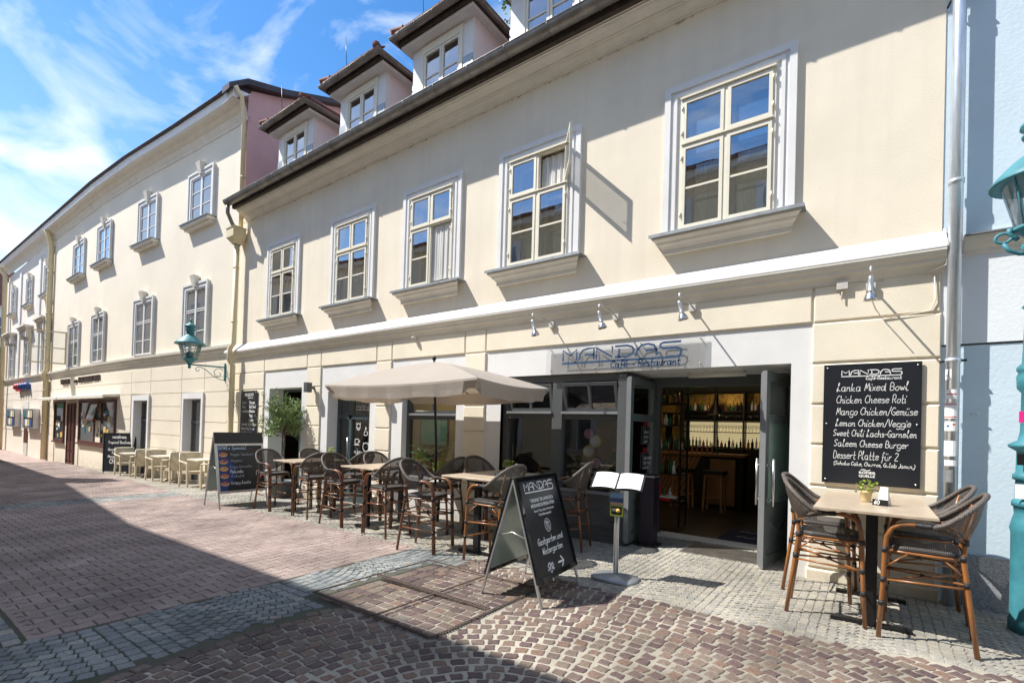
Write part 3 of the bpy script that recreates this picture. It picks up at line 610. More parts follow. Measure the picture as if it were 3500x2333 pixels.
# entrance: frame at y 1.1, soffit, side walls
m = MB().use(M_white).quad((-2.96, 0, 2.6), (-.80, 0, 2.6), (-.80, 1.12, 2.6), (-2.96, 1.12, 2.6)); m.quad((-.80, 0, -.1), (-.80, 1.15, -.1), (-.80, 1.15, 2.6), (-.80, 0, 2.6)); m.use(M_grey).box(-3.05, -2.975, .2, 1.15, -.1, 2.6)
bp(m, 'entrance_reveal', cafe)
m = MB().use(M_grey).box(-2.97, -2.83, 1.08, 1.2, -.1, 2.6).box(-.9, -.8, 1.0, 1.2, -.1, 2.6).box(-2.97, -.8, 1.06, 1.2, 2.44, 2.6).use(M_trim).box(-2.83, -.9, 1.08, 1.35, -.1, .025)
en = bp(m, 'entrance_door', cafe)
def door_leaf(p0, p1, left):
    d = Vector((p1[0]-p0[0], p1[1]-p0[1], 0)); L = d.length; d.normalize(); ang = math.atan2(d.y, d.x)
    T = Matrix.Translation((p0[0], p0[1], 0)) @ Matrix.Rotation(ang, 4, 'Z')
    m = MB().use(mat('grey_green_door', (.105, .125, .12), .4))
    def bx(a, b, y0, y1, c, e): m.box(a, b, y0, y1, c, e, T)
    bx(0, .09, -.03, .03, .03, 2.52); bx(L-.1, L-.004, -.03, .03, .03, 2.52); bx(.09, L-.1, -.03, .03, .03, .16); bx(.09, L-.1, -.03, .03, .66, .80); bx(.09, L-.1, -.03, .03, 1.86, 1.97); bx(.09, L-.1, -.03, .03, 2.40, 2.52)
    bx(.09, L-.1, -.012, .012, .16, .66)
    for s_ in (-1, 1):
        m.tube([(.12, s_*.018, .19), (L-.13, s_*.018, .63)], .006, 4, T); m.tube([(.12, s_*.018, .63), (L-.13, s_*.018, .19)], .006, 4, T)
    m.use(M_greyl).box(L-.004, L+.012, -.028, .028, .03, 2.52, T); m.use(M_greyl).box(L-.03, L+.002, -.048, -.03, .05, 2.5, T)
    o = bp(m, 'door_leaf', cafe)
    m = MB().use(M_doorpane if left else mat('frosted_green_film', (.33, .46, .41), .25, var=.15, vscale=1.5, coat=.3)); m.quad((.09, 0, .80), (L-.1, 0, .80), (L-.1, 0, 1.86), (.09, 0, 1.86), T=T); m.use(M_doorpane); m.quad((.09, 0, 1.97), (L-.1, 0, 1.97), (L-.1, 0, 2.40), (.09, 0, 2.40), T=T); m.build('door_pane', o)
    m = MB().use(M_steel)
    for s_ in (-1, 1):
        m.tube([(L-.07, s_*.10, .80), (L-.07, s_*.10, 1.40)], .017, 10, T)
        for z in (.88, 1.32): m.tube([(L-.07, s_*.03, z), (L-.07, s_*.10, z)], .011, 8, T); m.tube([(L-.07, s_*.03, z), (L-.07, s_*.037, z)], .025, 8, T)
    if left: m = MB().use(M_steel).tube([(L-.06, -.03, 1.15), (L-.06, -.08, 1.15), (L-.16, -.08, 1.15)], .012, 8, T)
    m.build('door_handle', o)
    return o, T, L
lr, TR, LR_ = door_leaf((-.885, 1.03), (-1.085, -.02), False)
ll, TL, LL_ = door_leaf((-2.925, 1.07), (-2.905, .0), True)
# framed notes hanging in the left leaf
for (z, h, txt) in ((1.50, .28, ('Come in', 'we are', 'open!')), (1.10, .26, ('Liebe Gaeste', 'bitte tragt', 'euch ein'))):
    m = MB().use(M_grey).box(.22, .50, .014, .020, z, z+h, TL).use(M_chalk).box(.235, .485, .019, .022, z+.015, z+h-.015, TL)
    f0 = lambda x, y: TL @ Vector((.50-x, .0235, z+y))
    m.use(M_ink)
    for i, t_ in enumerate(txt): hand(m, t_, .03, h-.10-i*.075, .05, f0, .007)
    m.use(M_red).tube([(.30, .018, z+h), (.36, .018, z+h+.09), (.42, .018, z+h)], .006, 4, TL)
    q = m.build('door_note', ll)

# ================================================================== STREET BUILDINGS TO THE LEFT
PLs = [(1, 0), (-15.9, 0), (-19, -.12), (-23, -.33), (-27, -.42), (-36.6, -.35), (-50, -.25), (-60, -.2)]
def py(x):
    for (a, b), (c, d) in zip(PLs[:-1], PLs[1:]):
        if c <= x <= a: return b+(d-b)*(x-a)/(c-a)
    return -.2
def stn(x0, x1):
    k = sorted({x0, x1, *[a for a, b in PLs if x0 < a < x1]}); return k
def wallp(m, x0, x1, z0, z1, off=0., depth=.5):   # thick wall piece following the bend
    xs = stn(x0, x1); n = len(xs); vs = []
    for x in xs: y = py(x); vs += [(x, y-off, z0), (x, y-off, z1), (x, y+depth, z1), (x, y+depth, z0)]
    fs = []
    for i in range(n-1):
        a = 4*i; b = a+4
        fs += [(a, b, b+1, a+1), (a+1, b+1, b+2, a+2), (a+3, a+2, b+2, b+3), (a, a+3, b+3, b)]
    fs += [(0, 1, 2, 3), (4*n-4, 4*n-1, 4*n-2, 4*n-3)]
    m.add(vs, fs)
def rise(x, k=.012): return max(0, (-16-x))*k
def grime(m, lo, hi, col, k):
    t = m.node_tree; b = t.nodes['Principled BSDF']; src = b.inputs['Base Color'].links[0].from_socket; n = t.nodes.new
    co = n('ShaderNodeTexCoord'); sp_ = n('ShaderNodeSeparateXYZ'); t.links.new(co.outputs['Object'], sp_.inputs[0])
    a = n('ShaderNodeMapRange'); a.inputs[1].default_value = hi; a.inputs[2].default_value = lo; t.links.new(sp_.outputs['Z'], a.inputs[0])
    no = n('ShaderNodeTexNoise'); no.inputs['Scale'].default_value = 3.2; no.inputs['Detail'].default_value = 9; no.inputs['Roughness'].default_value = .72; t.links.new(co.outputs['Object'], no.inputs[0])
    mu = n('ShaderNodeMath'); mu.operation = 'MULTIPLY'; t.links.new(no.outputs[0], mu.inputs[0]); t.links.new(a.outputs[0], mu.inputs[1])
    r_ = n('ShaderNodeMapRange'); r_.inputs[1].default_value = .22; r_.inputs[2].default_value = .62; r_.inputs[4].default_value = k; t.links.new(mu.outputs[0], r_.inputs[0])
    x = n('ShaderNodeMix'); x.data_type = 'RGBA'; t.links.new(r_.outputs[0], x.inputs[0]); t.links.new(src, x.inputs[6]); x.inputs[7].default_value = (*col, 1); t.links.new(x.outputs[2], b.inputs['Base Color'])
for m_ in (M_cream, M_white): grime(m_, -.1, .75, (.36, .31, .24), .75)
grime(M_cream2, -.8, .5, (.38, .33, .26), .7); grime(M_blue, -.1, .9, (.36, .40, .42), .5)
M_farpane = mat('dark_reflecting_pane', (.12, .13, .135), .04, spec=1., coat=1.)
M_frameg = mat('pale_grey_surround', (.69, .68, .66), .8, var=.06)
M_sashw = mat('white_painted_sash', (.76, .75, .72), .5)
nb = thing('corner_house', 'tall cream three storey house with a curved front, keystone windows and pink gable', 'building', (-26.2, -.2, 0))
m = MB().use(M_cream2)
for a, b in ((-17.5, -15.45), (-21.6, -18.9), (-36.58, -23.05)): wallp(m, a, b, -1., 3.75)
wallp(m, -18.9, -17.5, 2.36, 3.75); wallp(m, -23.05, -21.6, 2.33, 3.75); wallp(m, -36.58, -15.45, 3.75, 11.4)
bp(m, 'wall', nb)
m = MB().use(M_cream2); rows = [.62, 1.1, 1.6, 2.1, 2.57, 3.03, 3.5]
for a, b in ((-17.40, -15.92), (-21.5, -19.04), (-24.5, -23.3)):
    wallp(m, a, b, -.9, rows[0]-.012, .03, .0)
    for c, d in zip(rows[:-2], rows[1:-1]):
        if d <= 2.6: wallp(m, a+.0, b-.0, c+.01, d-.01, .022, .0)
for a, b in ((-17.40, -15.92), (-19.04, -17.42), (-21.5, -19.06), (-23.28, -21.52), (-36.5, -23.3)):
    wallp(m, a+.01, b-.01, 2.58, 3.02, .022, 0); wallp(m, a+.01, b-.01, 3.04, 3.5, .022, 0)
for a, b in ((-25.6, -24.62), (-32.0, -30.1), (-36.5, -34.8)):
    wallp(m, a, b, -.95, rows[0]-.012, .03, .0)
    for c, d in zip(rows[:4], rows[1:5]): wallp(m, a, b, c+.01, min(d, 2.4)-.01, .022, .0)
bp(m, 'rusticated_blocks', nb)
def sweepL(m, prof, x0, x1, zf):
    m.sweepx(prof, [(x, py(x), zf(x)) for x in sorted({x0, x1, *[a for a, b in PLs if x0 < a < x1], *[x0+(x1-x0)*i/8 for i in range(9)]})])
m = MB().use(M_trim); sweepL(m, [(0, 3.68), (.04, 3.70), (.06, 3.78), (.10, 3.82), (.10, 3.87), (.15, 3.90), (.16, 3.98), (0, 4.02)], -36.55, -15.72, lambda x: 0); bp(m, 'string_course', nb)
def crise(x): return max(0, -15.9-x)*.026
m = MB().use(M_trim); sweepL(m, [(0, 10.72), (.03, 10.73), (.03, 10.80), (.07, 10.86), (.12, 10.95), (.12, 10.99), (.22, 11.04), (.26, 11.1), (.40, 11.12)], -36.55, -15.12, crise)
m.use(M_white); sweepL(m, [(.40, 11.12), (.505, 11.12), (.51, 11.37), (0, 11.42)], -36.55, -15.10, crise)
bp(m, 'cornice', nb)
m = MB().use(M_flash); sweepL(m, [(.50, 11.375), (.60, 11.375), (.62, 11.39), (.60, 11.42), (.12, 11.78), (-1.03, 12.12), (-3.2, 12.98), (-6., 11.9)], -36.55, -15.32, crise)
bp(m, 'roof', nb)
m = MB().use(M_pink); m.add([(-15.31, .02, 7.2), (-15.31, 7, 7.2), (-15.31, 7, 11.3), (-15.31, 3.2, 12.9), (-15.31, 1.03, 12.0), (-15.31, .12, 11.68), (-15.31, .02, 11.5)], [(0, 1, 2, 3, 4, 5, 6)])
bp(m, 'gable_wall', nb)
fl = [(-.64, 11.42), (-.12, 11.83), (1.03, 12.17), (3.2, 13.03), (6.0, 11.9)]; k = 5
m = MB().use(M_flash); m.add([(-15.05, a, b) for a, b in fl]+[(-15.05, a, b-.17) for a, b in fl]+[(-15.5, a, b+.02) for a, b in fl]+[(-15.5, a, b-.17) for a, b in fl],
  [(i, k+i, k+i+1, i+1) for i in range(4)]+[(i, i+1, 2*k+i+1, 2*k+i) for i in range(4)]+[(k+i, 3*k+i, 3*k+i+1, k+i+1) for i in range(4)]+[(0, 2*k, 3*k, k)]); bp(m, 'verge_flashing', nb)
m = MB().use(M_pipec).tube([(-14.98, -.50, 11.36), (-15.0, -.30, 11.15), (-15.14, -.16, 10.6), (-15.14, -.14, 7.3)], .06, 9)
for z in (10.2, 8.9): m.tube([(-15.14, -.14, z-.02), (-15.14, -.14, z+.02)], .07, 9)
bp(m, 'downpipe', nb)
m = MB().use(M_pipec).tube([(-36.2, -.75, 11.75), (-36.3, -.6, 11.3), (-36.35, -.50, 10.9), (-36.35, -.50, 4.1), (-36.35, -.60, 3.9), (-36.35, -.60, 3.7), (-36.35, -.50, 3.5), (-36.35, -.50, -.75)], .13, 10)
for z in (9.5, 7.2, 5.8, 3.0, 1.2): m.tube([(-36.35, -.50, z-.03), (-36.35, -.50, z+.03)], .15, 10)
bp(m, 'downpipe', nb)
def far_window(root, c, z0, z1, hw, cols, bars, key=True, sill=True, openc=False, mf=None):
    y = py(c); m = MB().use(M_frameg); t = .17
    m.box(-hw, -hw+t, -.07, .0, z0, z1); m.box(hw-t, hw, -.07, .0, z0, z1); m.box(-hw+t, hw-t, -.07, .0, z1-t, z1)
    m.box(-hw-.02, -hw+.05, -.10, -.07, z0, z1+.02); m.box(hw-.05, hw+.02, -.10, -.07, z0, z1+.02); m.box(-hw+.05, hw-.05, -.10, -.07, z1-.05, z1+.02)
    o = m.build('window', root); o.location = Vector((c, y, 0))-root.location; o.rotation_euler = (0, 0, math.atan2(py(c+.5)-py(c-.5), 1))
    if key: MB().use(M_trim).add([(-.15, -.20, z1+.24), (.15, -.20, z1+.24), (.09, -.12, z1-.13), (-.09, -.12, z1-.13), (-.15, -.02, z1+.24), (.15, -.02, z1+.24), (.09, -.02, z1-.13), (-.09, -.02, z1-.13)], [(3, 2, 1, 0), (4, 5, 6, 7), (0, 1, 5, 4), (1, 2, 6, 5), (2, 3, 7, 6), (3, 0, 4, 7)]).build('keystone', o)
    if sill: MB().use(M_zincl).box(-hw-.12, hw+.12, -.30, 0, z0-.03, z0).use(M_trim).box(-hw-.08, hw+.08, -.26, 0, z0-.12, z0-.03).box(-hw, hw, -.17, 0, z0-.20, z0-.12).build('window_sill', o)
    f = MB().use(mf or M_sashw); i0 = -hw+t; i1 = hw-t; zt = z1-t
    fr = (i1-i0)/cols
    for k in range(cols):
        a = i0+fr*k; sash(f, a+.004, a+fr-.004, z0+.02, zt, -.045, -.005, .05, bars=bars)
    f.build('window_frame', o)
    p = MB().use(M_farpane)
    T = Matrix.Rotation(R(random.uniform(-1.2, 1.2)), 4, 'Z')
    p.quad((i0, -.02, z0), (i1, -.02, z0), (i1, -.02, zt), (i0, -.02, zt)); p.build('window_pane', o)
    if openc:
        q = MB().use(M_sash); sash(q, 0, .02, 0, 0.01, 0, 0.01); sash(q, .0, fr*1.6, z0+.9, zt+.3-.3, -.02, .02, .06, bars=(z0+1.3,)) if 0 else None
    return o
for c, hw in ((-18.05, .88), (-22.22, .86), (-27.0, .91), (-31.05, 1.0)):
    r_ = rise(c); far_window(nb, c, 8.2+r_, 9.92+r_, hw, 2, (8.78+r_, 9.27+r_))
MW = [(-18.18, .88), (-22.3, .88), (-27.45, .92), (-31.5, 1.02)]
for c, hw in MW:
    far_window(nb, c, 4.04, 6.2, hw, 2, (4.6, 5.26, 5.33), True, False)
# swung-out casement frame at the leftmost middle window
m = MB().use(M_pipec); T = Matrix.Translation((-32.4, py(-32.4)-.12, 0)) @ Matrix.Rotation(R(-107), 4, 'Z')
m.box(0, 1.35, -.02, .02, 4.2, 4.26, T).box(0, 1.35, -.02, .02, 5.75, 5.81, T).box(0, .06, -.02, .02, 4.26, 5.75, T).box(1.29, 1.35, -.02, .02, 4.26, 5.75, T).box(0, 1.35, -.015, .015, 4.95, 5.0, T); m.use(M_lampglass).quad((.06, 0, 4.26), (1.29, 0, 4.26), (1.29, 0, 5.75), (.06, 0, 5.75), T=T); bp(m, 'open_casement', nb)
# shop with brown frames
m = MB().use(M_trim); m.sweepx([(0, 2.62), (.55, 2.56), (.57, 2.54), (.57, 2.42), (.53, 2.42), (.50, 2.47), (0, 2.5)], [(-35.5, py(-35.5), 0), (-30, py(-30), 0), (-24.57, py(-24.57), 0)]); bp(m, 'canopy', nb)
def shopwin(x0, x1, z0, z1, mull, trans, name='shop_window'):
    y = (py(x0)+py(x1))/2
    m = MB().use(M_brown); framebox(m, x0, x1, z0, z1, y-.08, y+.02, .12)
    for q in mull: m.box(q-.05, q+.05, y-.07, y, z0+.12, z1-.12)
    for a, b, z in trans: m.box(a, b, y-.07, y, z-.04, z+.04)
    m.box(x0-.05, x1+.05, y-.14, y, z0-.06, z0)
    o = bp(m, name, nb)
    MB().use(M_farpane).quad((x0+.1, y-.03, z0+.1), (x1-.1, y-.03, z0+.1), (x1-.1, y-.03, z1-.1), (x0+.1, y-.03, z1-.1)).build('window_pane', o)
    d = MB(); rr = random.Random(int(-x0*10))
    for i in range(int((x1-x0)*5)):
        xx = rr.uniform(x0+.2, x1-.5); zz = rr.uniform(z0+.15, z1-.6); ww = rr.uniform(.15, .4); hh = rr.uniform(.1, .3)
        d.use(rr.choice([M_paper, M_yel, M_paper, M_zincl, M_teal, M_cpot])).box(xx, xx+ww, y-.045-.001*i, y-.032, zz, zz+hh)
    d.build('window_display', o); return o
shopwin(-34.7, -32.75, .34, 2.38, (), ()); sw = shopwin(-30.05, -24.8, .43, 2.40, (-27.6, -26.6), ((-27.55, -26.65, 1.55),))
m = MB().use(M_brown); T = Matrix.Translation((-28.0, py(-28)-.1, 2.3)) @ Matrix.Rotation(R(-13), 4, 'X'); framebox(m, 0, 1.35, -.85, 0, -.03, .02, .08)
m.v = [tuple(T @ Vector(p)) for p in m.v]; m.use(M_farpane).quad((.08, 0, -.77), (1.27, 0, -.77), (1.27, 0, -.08), (.08, 0, -.08), T=T); m.build('tilted_fanlight', sw)
m = MB().use(M_brown); y = py(-31.3)
framebox(m, -31.95, -30.65, -.7, 2.28, y-.1, y+.02, .08); m.box(-31.87, -30.73, y-.05, y, -.62, 2.2); m.box(-31.34, -31.26, y-.09, y-.05, -.6, 2.2)
for a, b in ((-31.8, -31.4), (-31.2, -30.8)):
    for z in (-.5, .0): m.box(a, b, y-.075, y-.05, z, z+.42)
    for i in range(14): m.box(a+.05, b-.05, y-.07, y-.05, .55+i*.115, .62+i*.115)
do = bp(m, 'panelled_door', nb)
# deep white door openings with dark glazing
for a, b, zt in ((-23.05, -21.6, 2.33), (-18.9, -17.5, 2.36)):
    y = py((a+b)/2); m = MB().use(M_white); m.box(a-.22, a, y-.045, y+.02, -.7, zt+.2); m.box(b, b+.13, y-.045, y+.02, -.7, zt+.2); m.box(a, b, y-.045, y+.02, zt, zt+.2)
    m.box(a-.02, a+.012, y-.04, y+.5, -.7, zt); m.box(b-.012, b+.02, y-.04, y+.5, -.7, zt); m.box(a, b, y-.0, y+.5, zt-.012, zt+.02)
    m.use(M_grey); framebox(m, a, b, -.7, zt, y+.22, y+.30, .1); m.box(a, b, y+.22, y+.30, 1.55, 1.63)
    o = bp(m, 'doorway', nb)
    MB().use(M_farpane).quad((a, y+.28, -.6), (b, y+.28, -.6), (b, y+.28, zt), (a, y+.28, zt)).build('door_pane', o)
    f = cmap((a+.62, y+.27, 0), (1, 0, 0), (0, 0, 1)); m = MB().use(M_ink)
    if a > -20: hand(m, 'Coffee', .05, 1.75, .13, f, .012); logo(m, .05, 1.28, .6, f, .12); 
    hand(m, 'Gmolz', .05, .9, .16, cmap((a+.75, y+.27, .1), (0, 0, 1), (-1, 0, 0)), .014) if a > -20 else [ribbon(m, circ(.35, .8+.28*i, .12, .1), .02, f) for i in range(3)]
    m.build('glass_lettering', o)
# raised letters on the frieze
fl_ = thing('facade_lettering', 'dark brown capital letters VEREIN DER HAUSBESITZER on the cream frieze', 'sign', (-30, -.47, 3.22))
M_let = mat('brown_black_letters', (.04, .02, .014), .5); f = cmap((-3.55, 0, 0), (1, 0, 0), (0, 0, 1))
for t_, x, y, h, b_, sx in (('VEREIN', 0, .03, .24, .012, 1.45), ('DER', 2.55, .04, .13, .008, 1.3), ('HAUSBESITZER', 3.25, .03, .24, .012, 1.50)):
    m = MB().use(M_let); printed(m, t_, 0, y, h, lambda X_, Y_, x=x: f(X_+x, Y_), bold=b_, sx=sx); lt = m.build('word', fl_); md = lt.modifiers.new('s', 'SOLIDIFY'); md.thickness = .05

# ornate house at the far end
fb = thing('ornate_house', 'beige house at the far end with white pilasters and hooded windows', 'building', (-43., -.3, 0))
m = MB().use(M_cream3); wallp(m, -50, -36.62, -1.2, 11.4, 0, .6); m.box(-50, -49.3, 0, 12, -1.2, 11.4); bp(m, 'wall', fb)
m = MB().use(M_trim); sweepL(m, [(0, 3.70), (.05, 3.72), (.06, 3.78), (.14, 3.90), (.16, 3.98), (0, 4.02)], -50.1, -36.6, lambda x: 0); bp(m, 'string_course', fb)
m = MB().use(M_trim); sweepL(m, [(0, 10.72), (.03, 10.80), (.12, 10.95), (.22, 11.04), (.40, 11.12)], -50.2, -36.6, crise); m.use(M_white); sweepL(m, [(.40, 11.12), (.52, 11.30), (.52, 11.34), (0, 11.40)], -50.3, -36.6, crise); bp(m, 'cornice', fb)
m = MB().use(M_flash); sweepL(m, [(.40, 11.345), (.62, 11.37), (.60, 11.43), (-.5, 12.0), (-5, 14.)], -50.5, -36.6, crise); bp(m, 'roof', fb)
for x in (-39.6, -45.3, -49.7): m = MB().use(M_white); wallp(m, x-.28, x+.28, 4.0, 11.0, .07, 0); bp(m, 'pilaster', fb)
for c, hw in ((-37.6, .9), (-42.4, 1.05), (-47.4, 1.0)):
    r_ = rise(c); o = far_window(fb, c, 8.45, 10.2, hw*.85, 2, (9.0, 9.5)); 
    o = far_window(fb, c, 4.1, 6.3, hw*.8, 2, (4.7, 5.4), False, False)
    m = MB().use(M_trim).box(-hw-.2, hw+.2, -.45, 0, 7.0, 7.1).box(-hw-.12, hw+.12, -.36, 0, 6.9, 7.0).box(-hw, hw, -.2, 0, 6.55, 6.9)
    for s_ in (-1, 1): m.box(s_*(hw-.1)-.1, s_*(hw-.1)+.1, -.3, 0, 6.35, 6.9)
    m.build('window_hood', o)
m = MB().use(M_pipec).tube([(-49.2, -.9, 11.9), (-49.2, -.55, 11.3), (-49.2, -.5, -1)], .13, 8); bp(m, 'downpipe', fb)
m = MB().use(M_cream3)
for c, d in zip(rows[:-1], rows[1:]): wallp(m, -49.9, -36.7, c+.012, d-.012, .02, 0)
bp(m, 'rusticated_blocks', fb)
for i, (a, b) in enumerate(((-42.63, -41.5), (-37.46, -36.6))):
    m = MB().use(M_brown); wallp(m, a, b, -.1, 2.0, .03, 0); m.use(M_white); wallp(m, a, b, 2.0, 2.5, .035, 0); wallp(m, a, b, -.9, -.1, .035, 0); bp(m, 'wooden_door', fb)
for i, (a, b, lab) in enumerate(((-46.6, -43.8, 'glazed notice case on the beige wall, nearer the end of the row'), (-41.3, -38.4, 'glazed notice case on the beige wall, nearer the thick cream downpipe'))):
    t = thing('notice_case', lab, 'notice case', ((a+b)/2, py(a), 1.4), 0, 'notice cases on the beige wall')
    h = (b-a)/2; m = MB().use(M_alu); framebox(m, -h, h, -.55, .6, -.30, -.02, .07); m.build('case_frame', t)
    m = MB().use(M_farpane).quad((-h+.05, -.28, -.5), (h-.05, -.28, -.5), (h-.05, -.28, .55), (-h+.05, -.28, .55)); m.build('case_glass', t)
    m = MB()
    for k in range(8): m.use([M_zincl, M_cpot, M_teal, M_paper, M_bprint][(k*3) % 5]).box(-h+.15+(k % 4)*h*.42, -h+.15+(k % 4)*h*.42+h*.34, -.295, -.285, -.42+.5*(k//4), -.02+.5*(k//4))
    m.build('notices', t)
m = MB().use(M_red).box(-44.5, -43.0, -.50, -.32, 3.12, 3.45).use(M_bprint).box(-42.9, -41.1, -.50, -.32, 3.17, 3.50).use(M_red); 
for i in range(5): m.use(M_red if i < 2 else M_bprint).tube([(-44.3+i*.75, -.52, 3.3), (-44.1+i*.75, -.52, 3.5)], .14, 6)
o = m.build('shop_sign'); tag(o, 'red and blue shop sign high on the far beige wall', 'sign')

# house across the end of the street
xb = thing('striped_house', 'green and white banded house with red roof closing the street end', 'building', (-60, 2, -.8))
m = MB(); M_g1 = mat('green_band', (.10, .28, .12), .8); M_w1 = mat('white_band', (.75, .77, .78), .8)
zz = -.8; k = 0
for z, c in ((2.3, M_w1), (3.2, M_g1), (3.7, M_w1), (5.0, M_w1), (5.9, M_g1), (6.3, M_w1), (7.3, M_g1), (8.0, M_w1), (8.4, M_g1), (10.9, M_w1)):
    m.use(c).box(-66, -60-.002*(k % 2), -10, 14, zz, z); zz = z; k += 1
bp(m, 'wall', xb)
m = MB().use(M_tile); m.quad((-59.6, -10.5, 10.8), (-59.6, 14.5, 10.8), (-62, 14.5, 14.3), (-62, -10.5, 14.3)); m.quad((-62, -10.5, 14.3), (-62, 14.5, 14.3), (-66, 14.5, 10.8), (-66, -10.5, 10.8)); m.add([(-59.6, -10.5, 10.8), (-62, -10.5, 14.3), (-66, -10.5, 10.8)], [(0, 1, 2)]); bp(m, 'roof', xb)
M_deepblue = mat('blue_reflecting_pane', (.02, .08, .20), .05, coat=1.)
for yy in (-2.6, .4, 3.4):
    for z0 in (3.9, 9.0):
        m = MB().use(M_sashw); m.box(-60.06, -59.96, yy-.75, yy+.75, z0-1., z0+1.); o = bp(m, 'window', xb); MB().use(M_deepblue).box(-59.97, -59.94, yy-.6, yy+.6, z0-.85, z0-.05).box(-59.97, -59.94, yy-.6, yy+.6, z0+.05, z0+.85).build('window_pane', o)
m = MB().use(mat('dark_purple_paint', (.06, .03, .06), .7, var=.6, vscale=3)).box(-60.05, -59.93, -10, 14, -.8, 1.6); bp(m, 'painted_base', xb)

# ---------- light blue house on the right
bb = thing('blue_house', 'light blue rendered house with granite plinth beside the galvanised downpipe', 'building', (4., 0, 0))
m = MB().use(M_blue).box(.5915, 9, .01, 4, -.3, 2.70).box(.5915, 9, .01, 4, 3.82, 13); m.use(M_bluew).box(.5915, 9, -.006, 4, 2.72, 3.66); bp(m, 'wall', bb)
m = MB().use(M_trim); m.sweepx([(0, 3.64), (.03, 3.65), (.035, 3.69), (.06, 3.72), (.09, 3.78), (.10, 3.82), (0, 3.85)], [(.76, 0, 0), (9, 0, 0)]); m.use(M_zincl).box(.76, 9, -.115, .01, 3.825, 3.84); bp(m, 'string_course', bb)
m = MB().use(M_gran).box(.80, 9, -.03, .0095, -.3, .53); bp(m, 'granite_plinth', bb)
m = MB().use(M_steel).tube([(.85, .01, 1.98), (.85, -.05, 1.98), (.90, -.06, 1.985)], .008, 6); bp(m, 'wall_hook', bb)

# ---------- houses on the near side of the street (behind the viewpoint; seen in the panes, they throw the big shadow)
M_opp = mat('ochre_render_opposite', (.78, .66, .44), .9, var=.1, vscale=1)
def opp(name, lab, p0, p1, h, roofh, col, wins):
    d = Vector((p1[0]-p0[0], p1[1]-p0[1], 0)); Ln = d.length
    t = thing(name, lab, 'building', (p0[0], p0[1], 0), math.atan2(d.y, d.x))
    x0, x1, y = 0, Ln, 0
    m = MB().use(col).box(x0, x1, y-9, y, -1.4, h-.25); m.build('wall', t)
    m = MB().use(M_trim).box(x0, x1, y, y+.32, h-.3, h-.08); m.build('cornice', t)
    m = MB().use(M_tile); m.quad((x0, y+.45, h), (x1, y+.45, h), (x1, y-4.3, h+roofh), (x0, y-4.3, h+roofh)); m.quad((x0, y-4.3, h+roofh), (x1, y-4.3, h+roofh), (x1, y-9, h), (x0, y-9, h)); m.box(x0, x1, y-.1, y+.45, h-.078, h-.02); m.build('roof', t)
    n = max(2, int(Ln/3.1))
    wm = MB().use(M_white).box(-.75, .75, 0, .06, -.15, 1.95).build('w'); pm = MB().use(M_farpane).box(-.55, -.03, .06, .07, 0, 1.75).box(.03, .55, .06, .07, 0, 1.75).build('p')
    for i in range(n):
        for z0 in wins:
            o = bpy.data.objects.new('window', wm.data); COL.objects.link(o); o.parent = t; o.location = (Ln*(i+.5)/n, 0, z0)
            q = bpy.data.objects.new('window_pane', pm.data); COL.objects.link(q); q.parent = o
    bpy.data.objects.remove(wm); bpy.data.objects.remove(pm)
    return t
opp('street_house', 'ochre rendered house across the street, right behind the viewpoint', (-17, -8.85), (9.5, -8.85), 9.95, 1.7, M_opp, (1.0, 4.2, 7.2))
opp('street_house', 'pale house across the street where the street bends', (-29.3, -7.65), (-17, -8.85), 9.95, 1.7, M_cream2, (1.0, 4.2, 7.2))
opp('street_house', 'beige house across the street at its far end', (-64, -6.5), (-29.3, -7.65), 9.95, 1.7, M_cream3, (1.0, 4.2, 7.2))
m = MB().use(M_opp).box(-30.8, -29.5, -9.3, -8.3, 9.6, 14.9); tag(m.build('chimney_stack'), 'rendered chimney on the roof across the street', 'chimney')

# ================================================================== GROUND
def joint_mat(name, c1, c2, sc=.8):
    m = mat(name, c1, .95, var=.5, vscale=sc, col2=c2, bump=.5, bscale=80, vdet=8); return m
M_sand = joint_mat('sandy_joints', (.56, .51, .42), (.12, .105, .08), .55)
M_gjoint = joint_mat('grey_joints', (.31, .28, .23), (.19, .17, .135), .9)
M_mjoint = joint_mat('mossy_joints', (.085, .08, .065), (.06, .065, .035), 1.2)
def gsheet(name, x0, x1, y0, y1, m_, dz, nx=40, kind='structure'):
    m = MB().use(m_); vs = []; fs = []
    for i in range(nx+1):
        x = x0+(x1-x0)*i/nx
        vs += [(x, y0, gz(x)+dz), (x, y1, gz(x)+dz)]
    for i in range(nx): fs.append((2*i, 2*i+2, 2*i+3, 2*i+1))
    m.add(vs, fs); o = m.build(name); return tag(o, kind=kind)
M_farpave = mat('far_paving', (.36, .27, .24), .9, var=.25, vscale=1.5, bump=.3)
m = MB().use(M_farpave); X = [-400, -80, -60, -50, -40, -34, -30, -20, -10, -2, 20, 400]; vs = []
for x in X: vs += [(x, -400, gz(x)-.06), (x, 400, gz(x)-.06)]
m.add(vs, [(2*i, 2*i+2, 2*i+3, 2*i+1) for i in range(len(X)-1)]); tag(m.build('ground'), kind='structure')
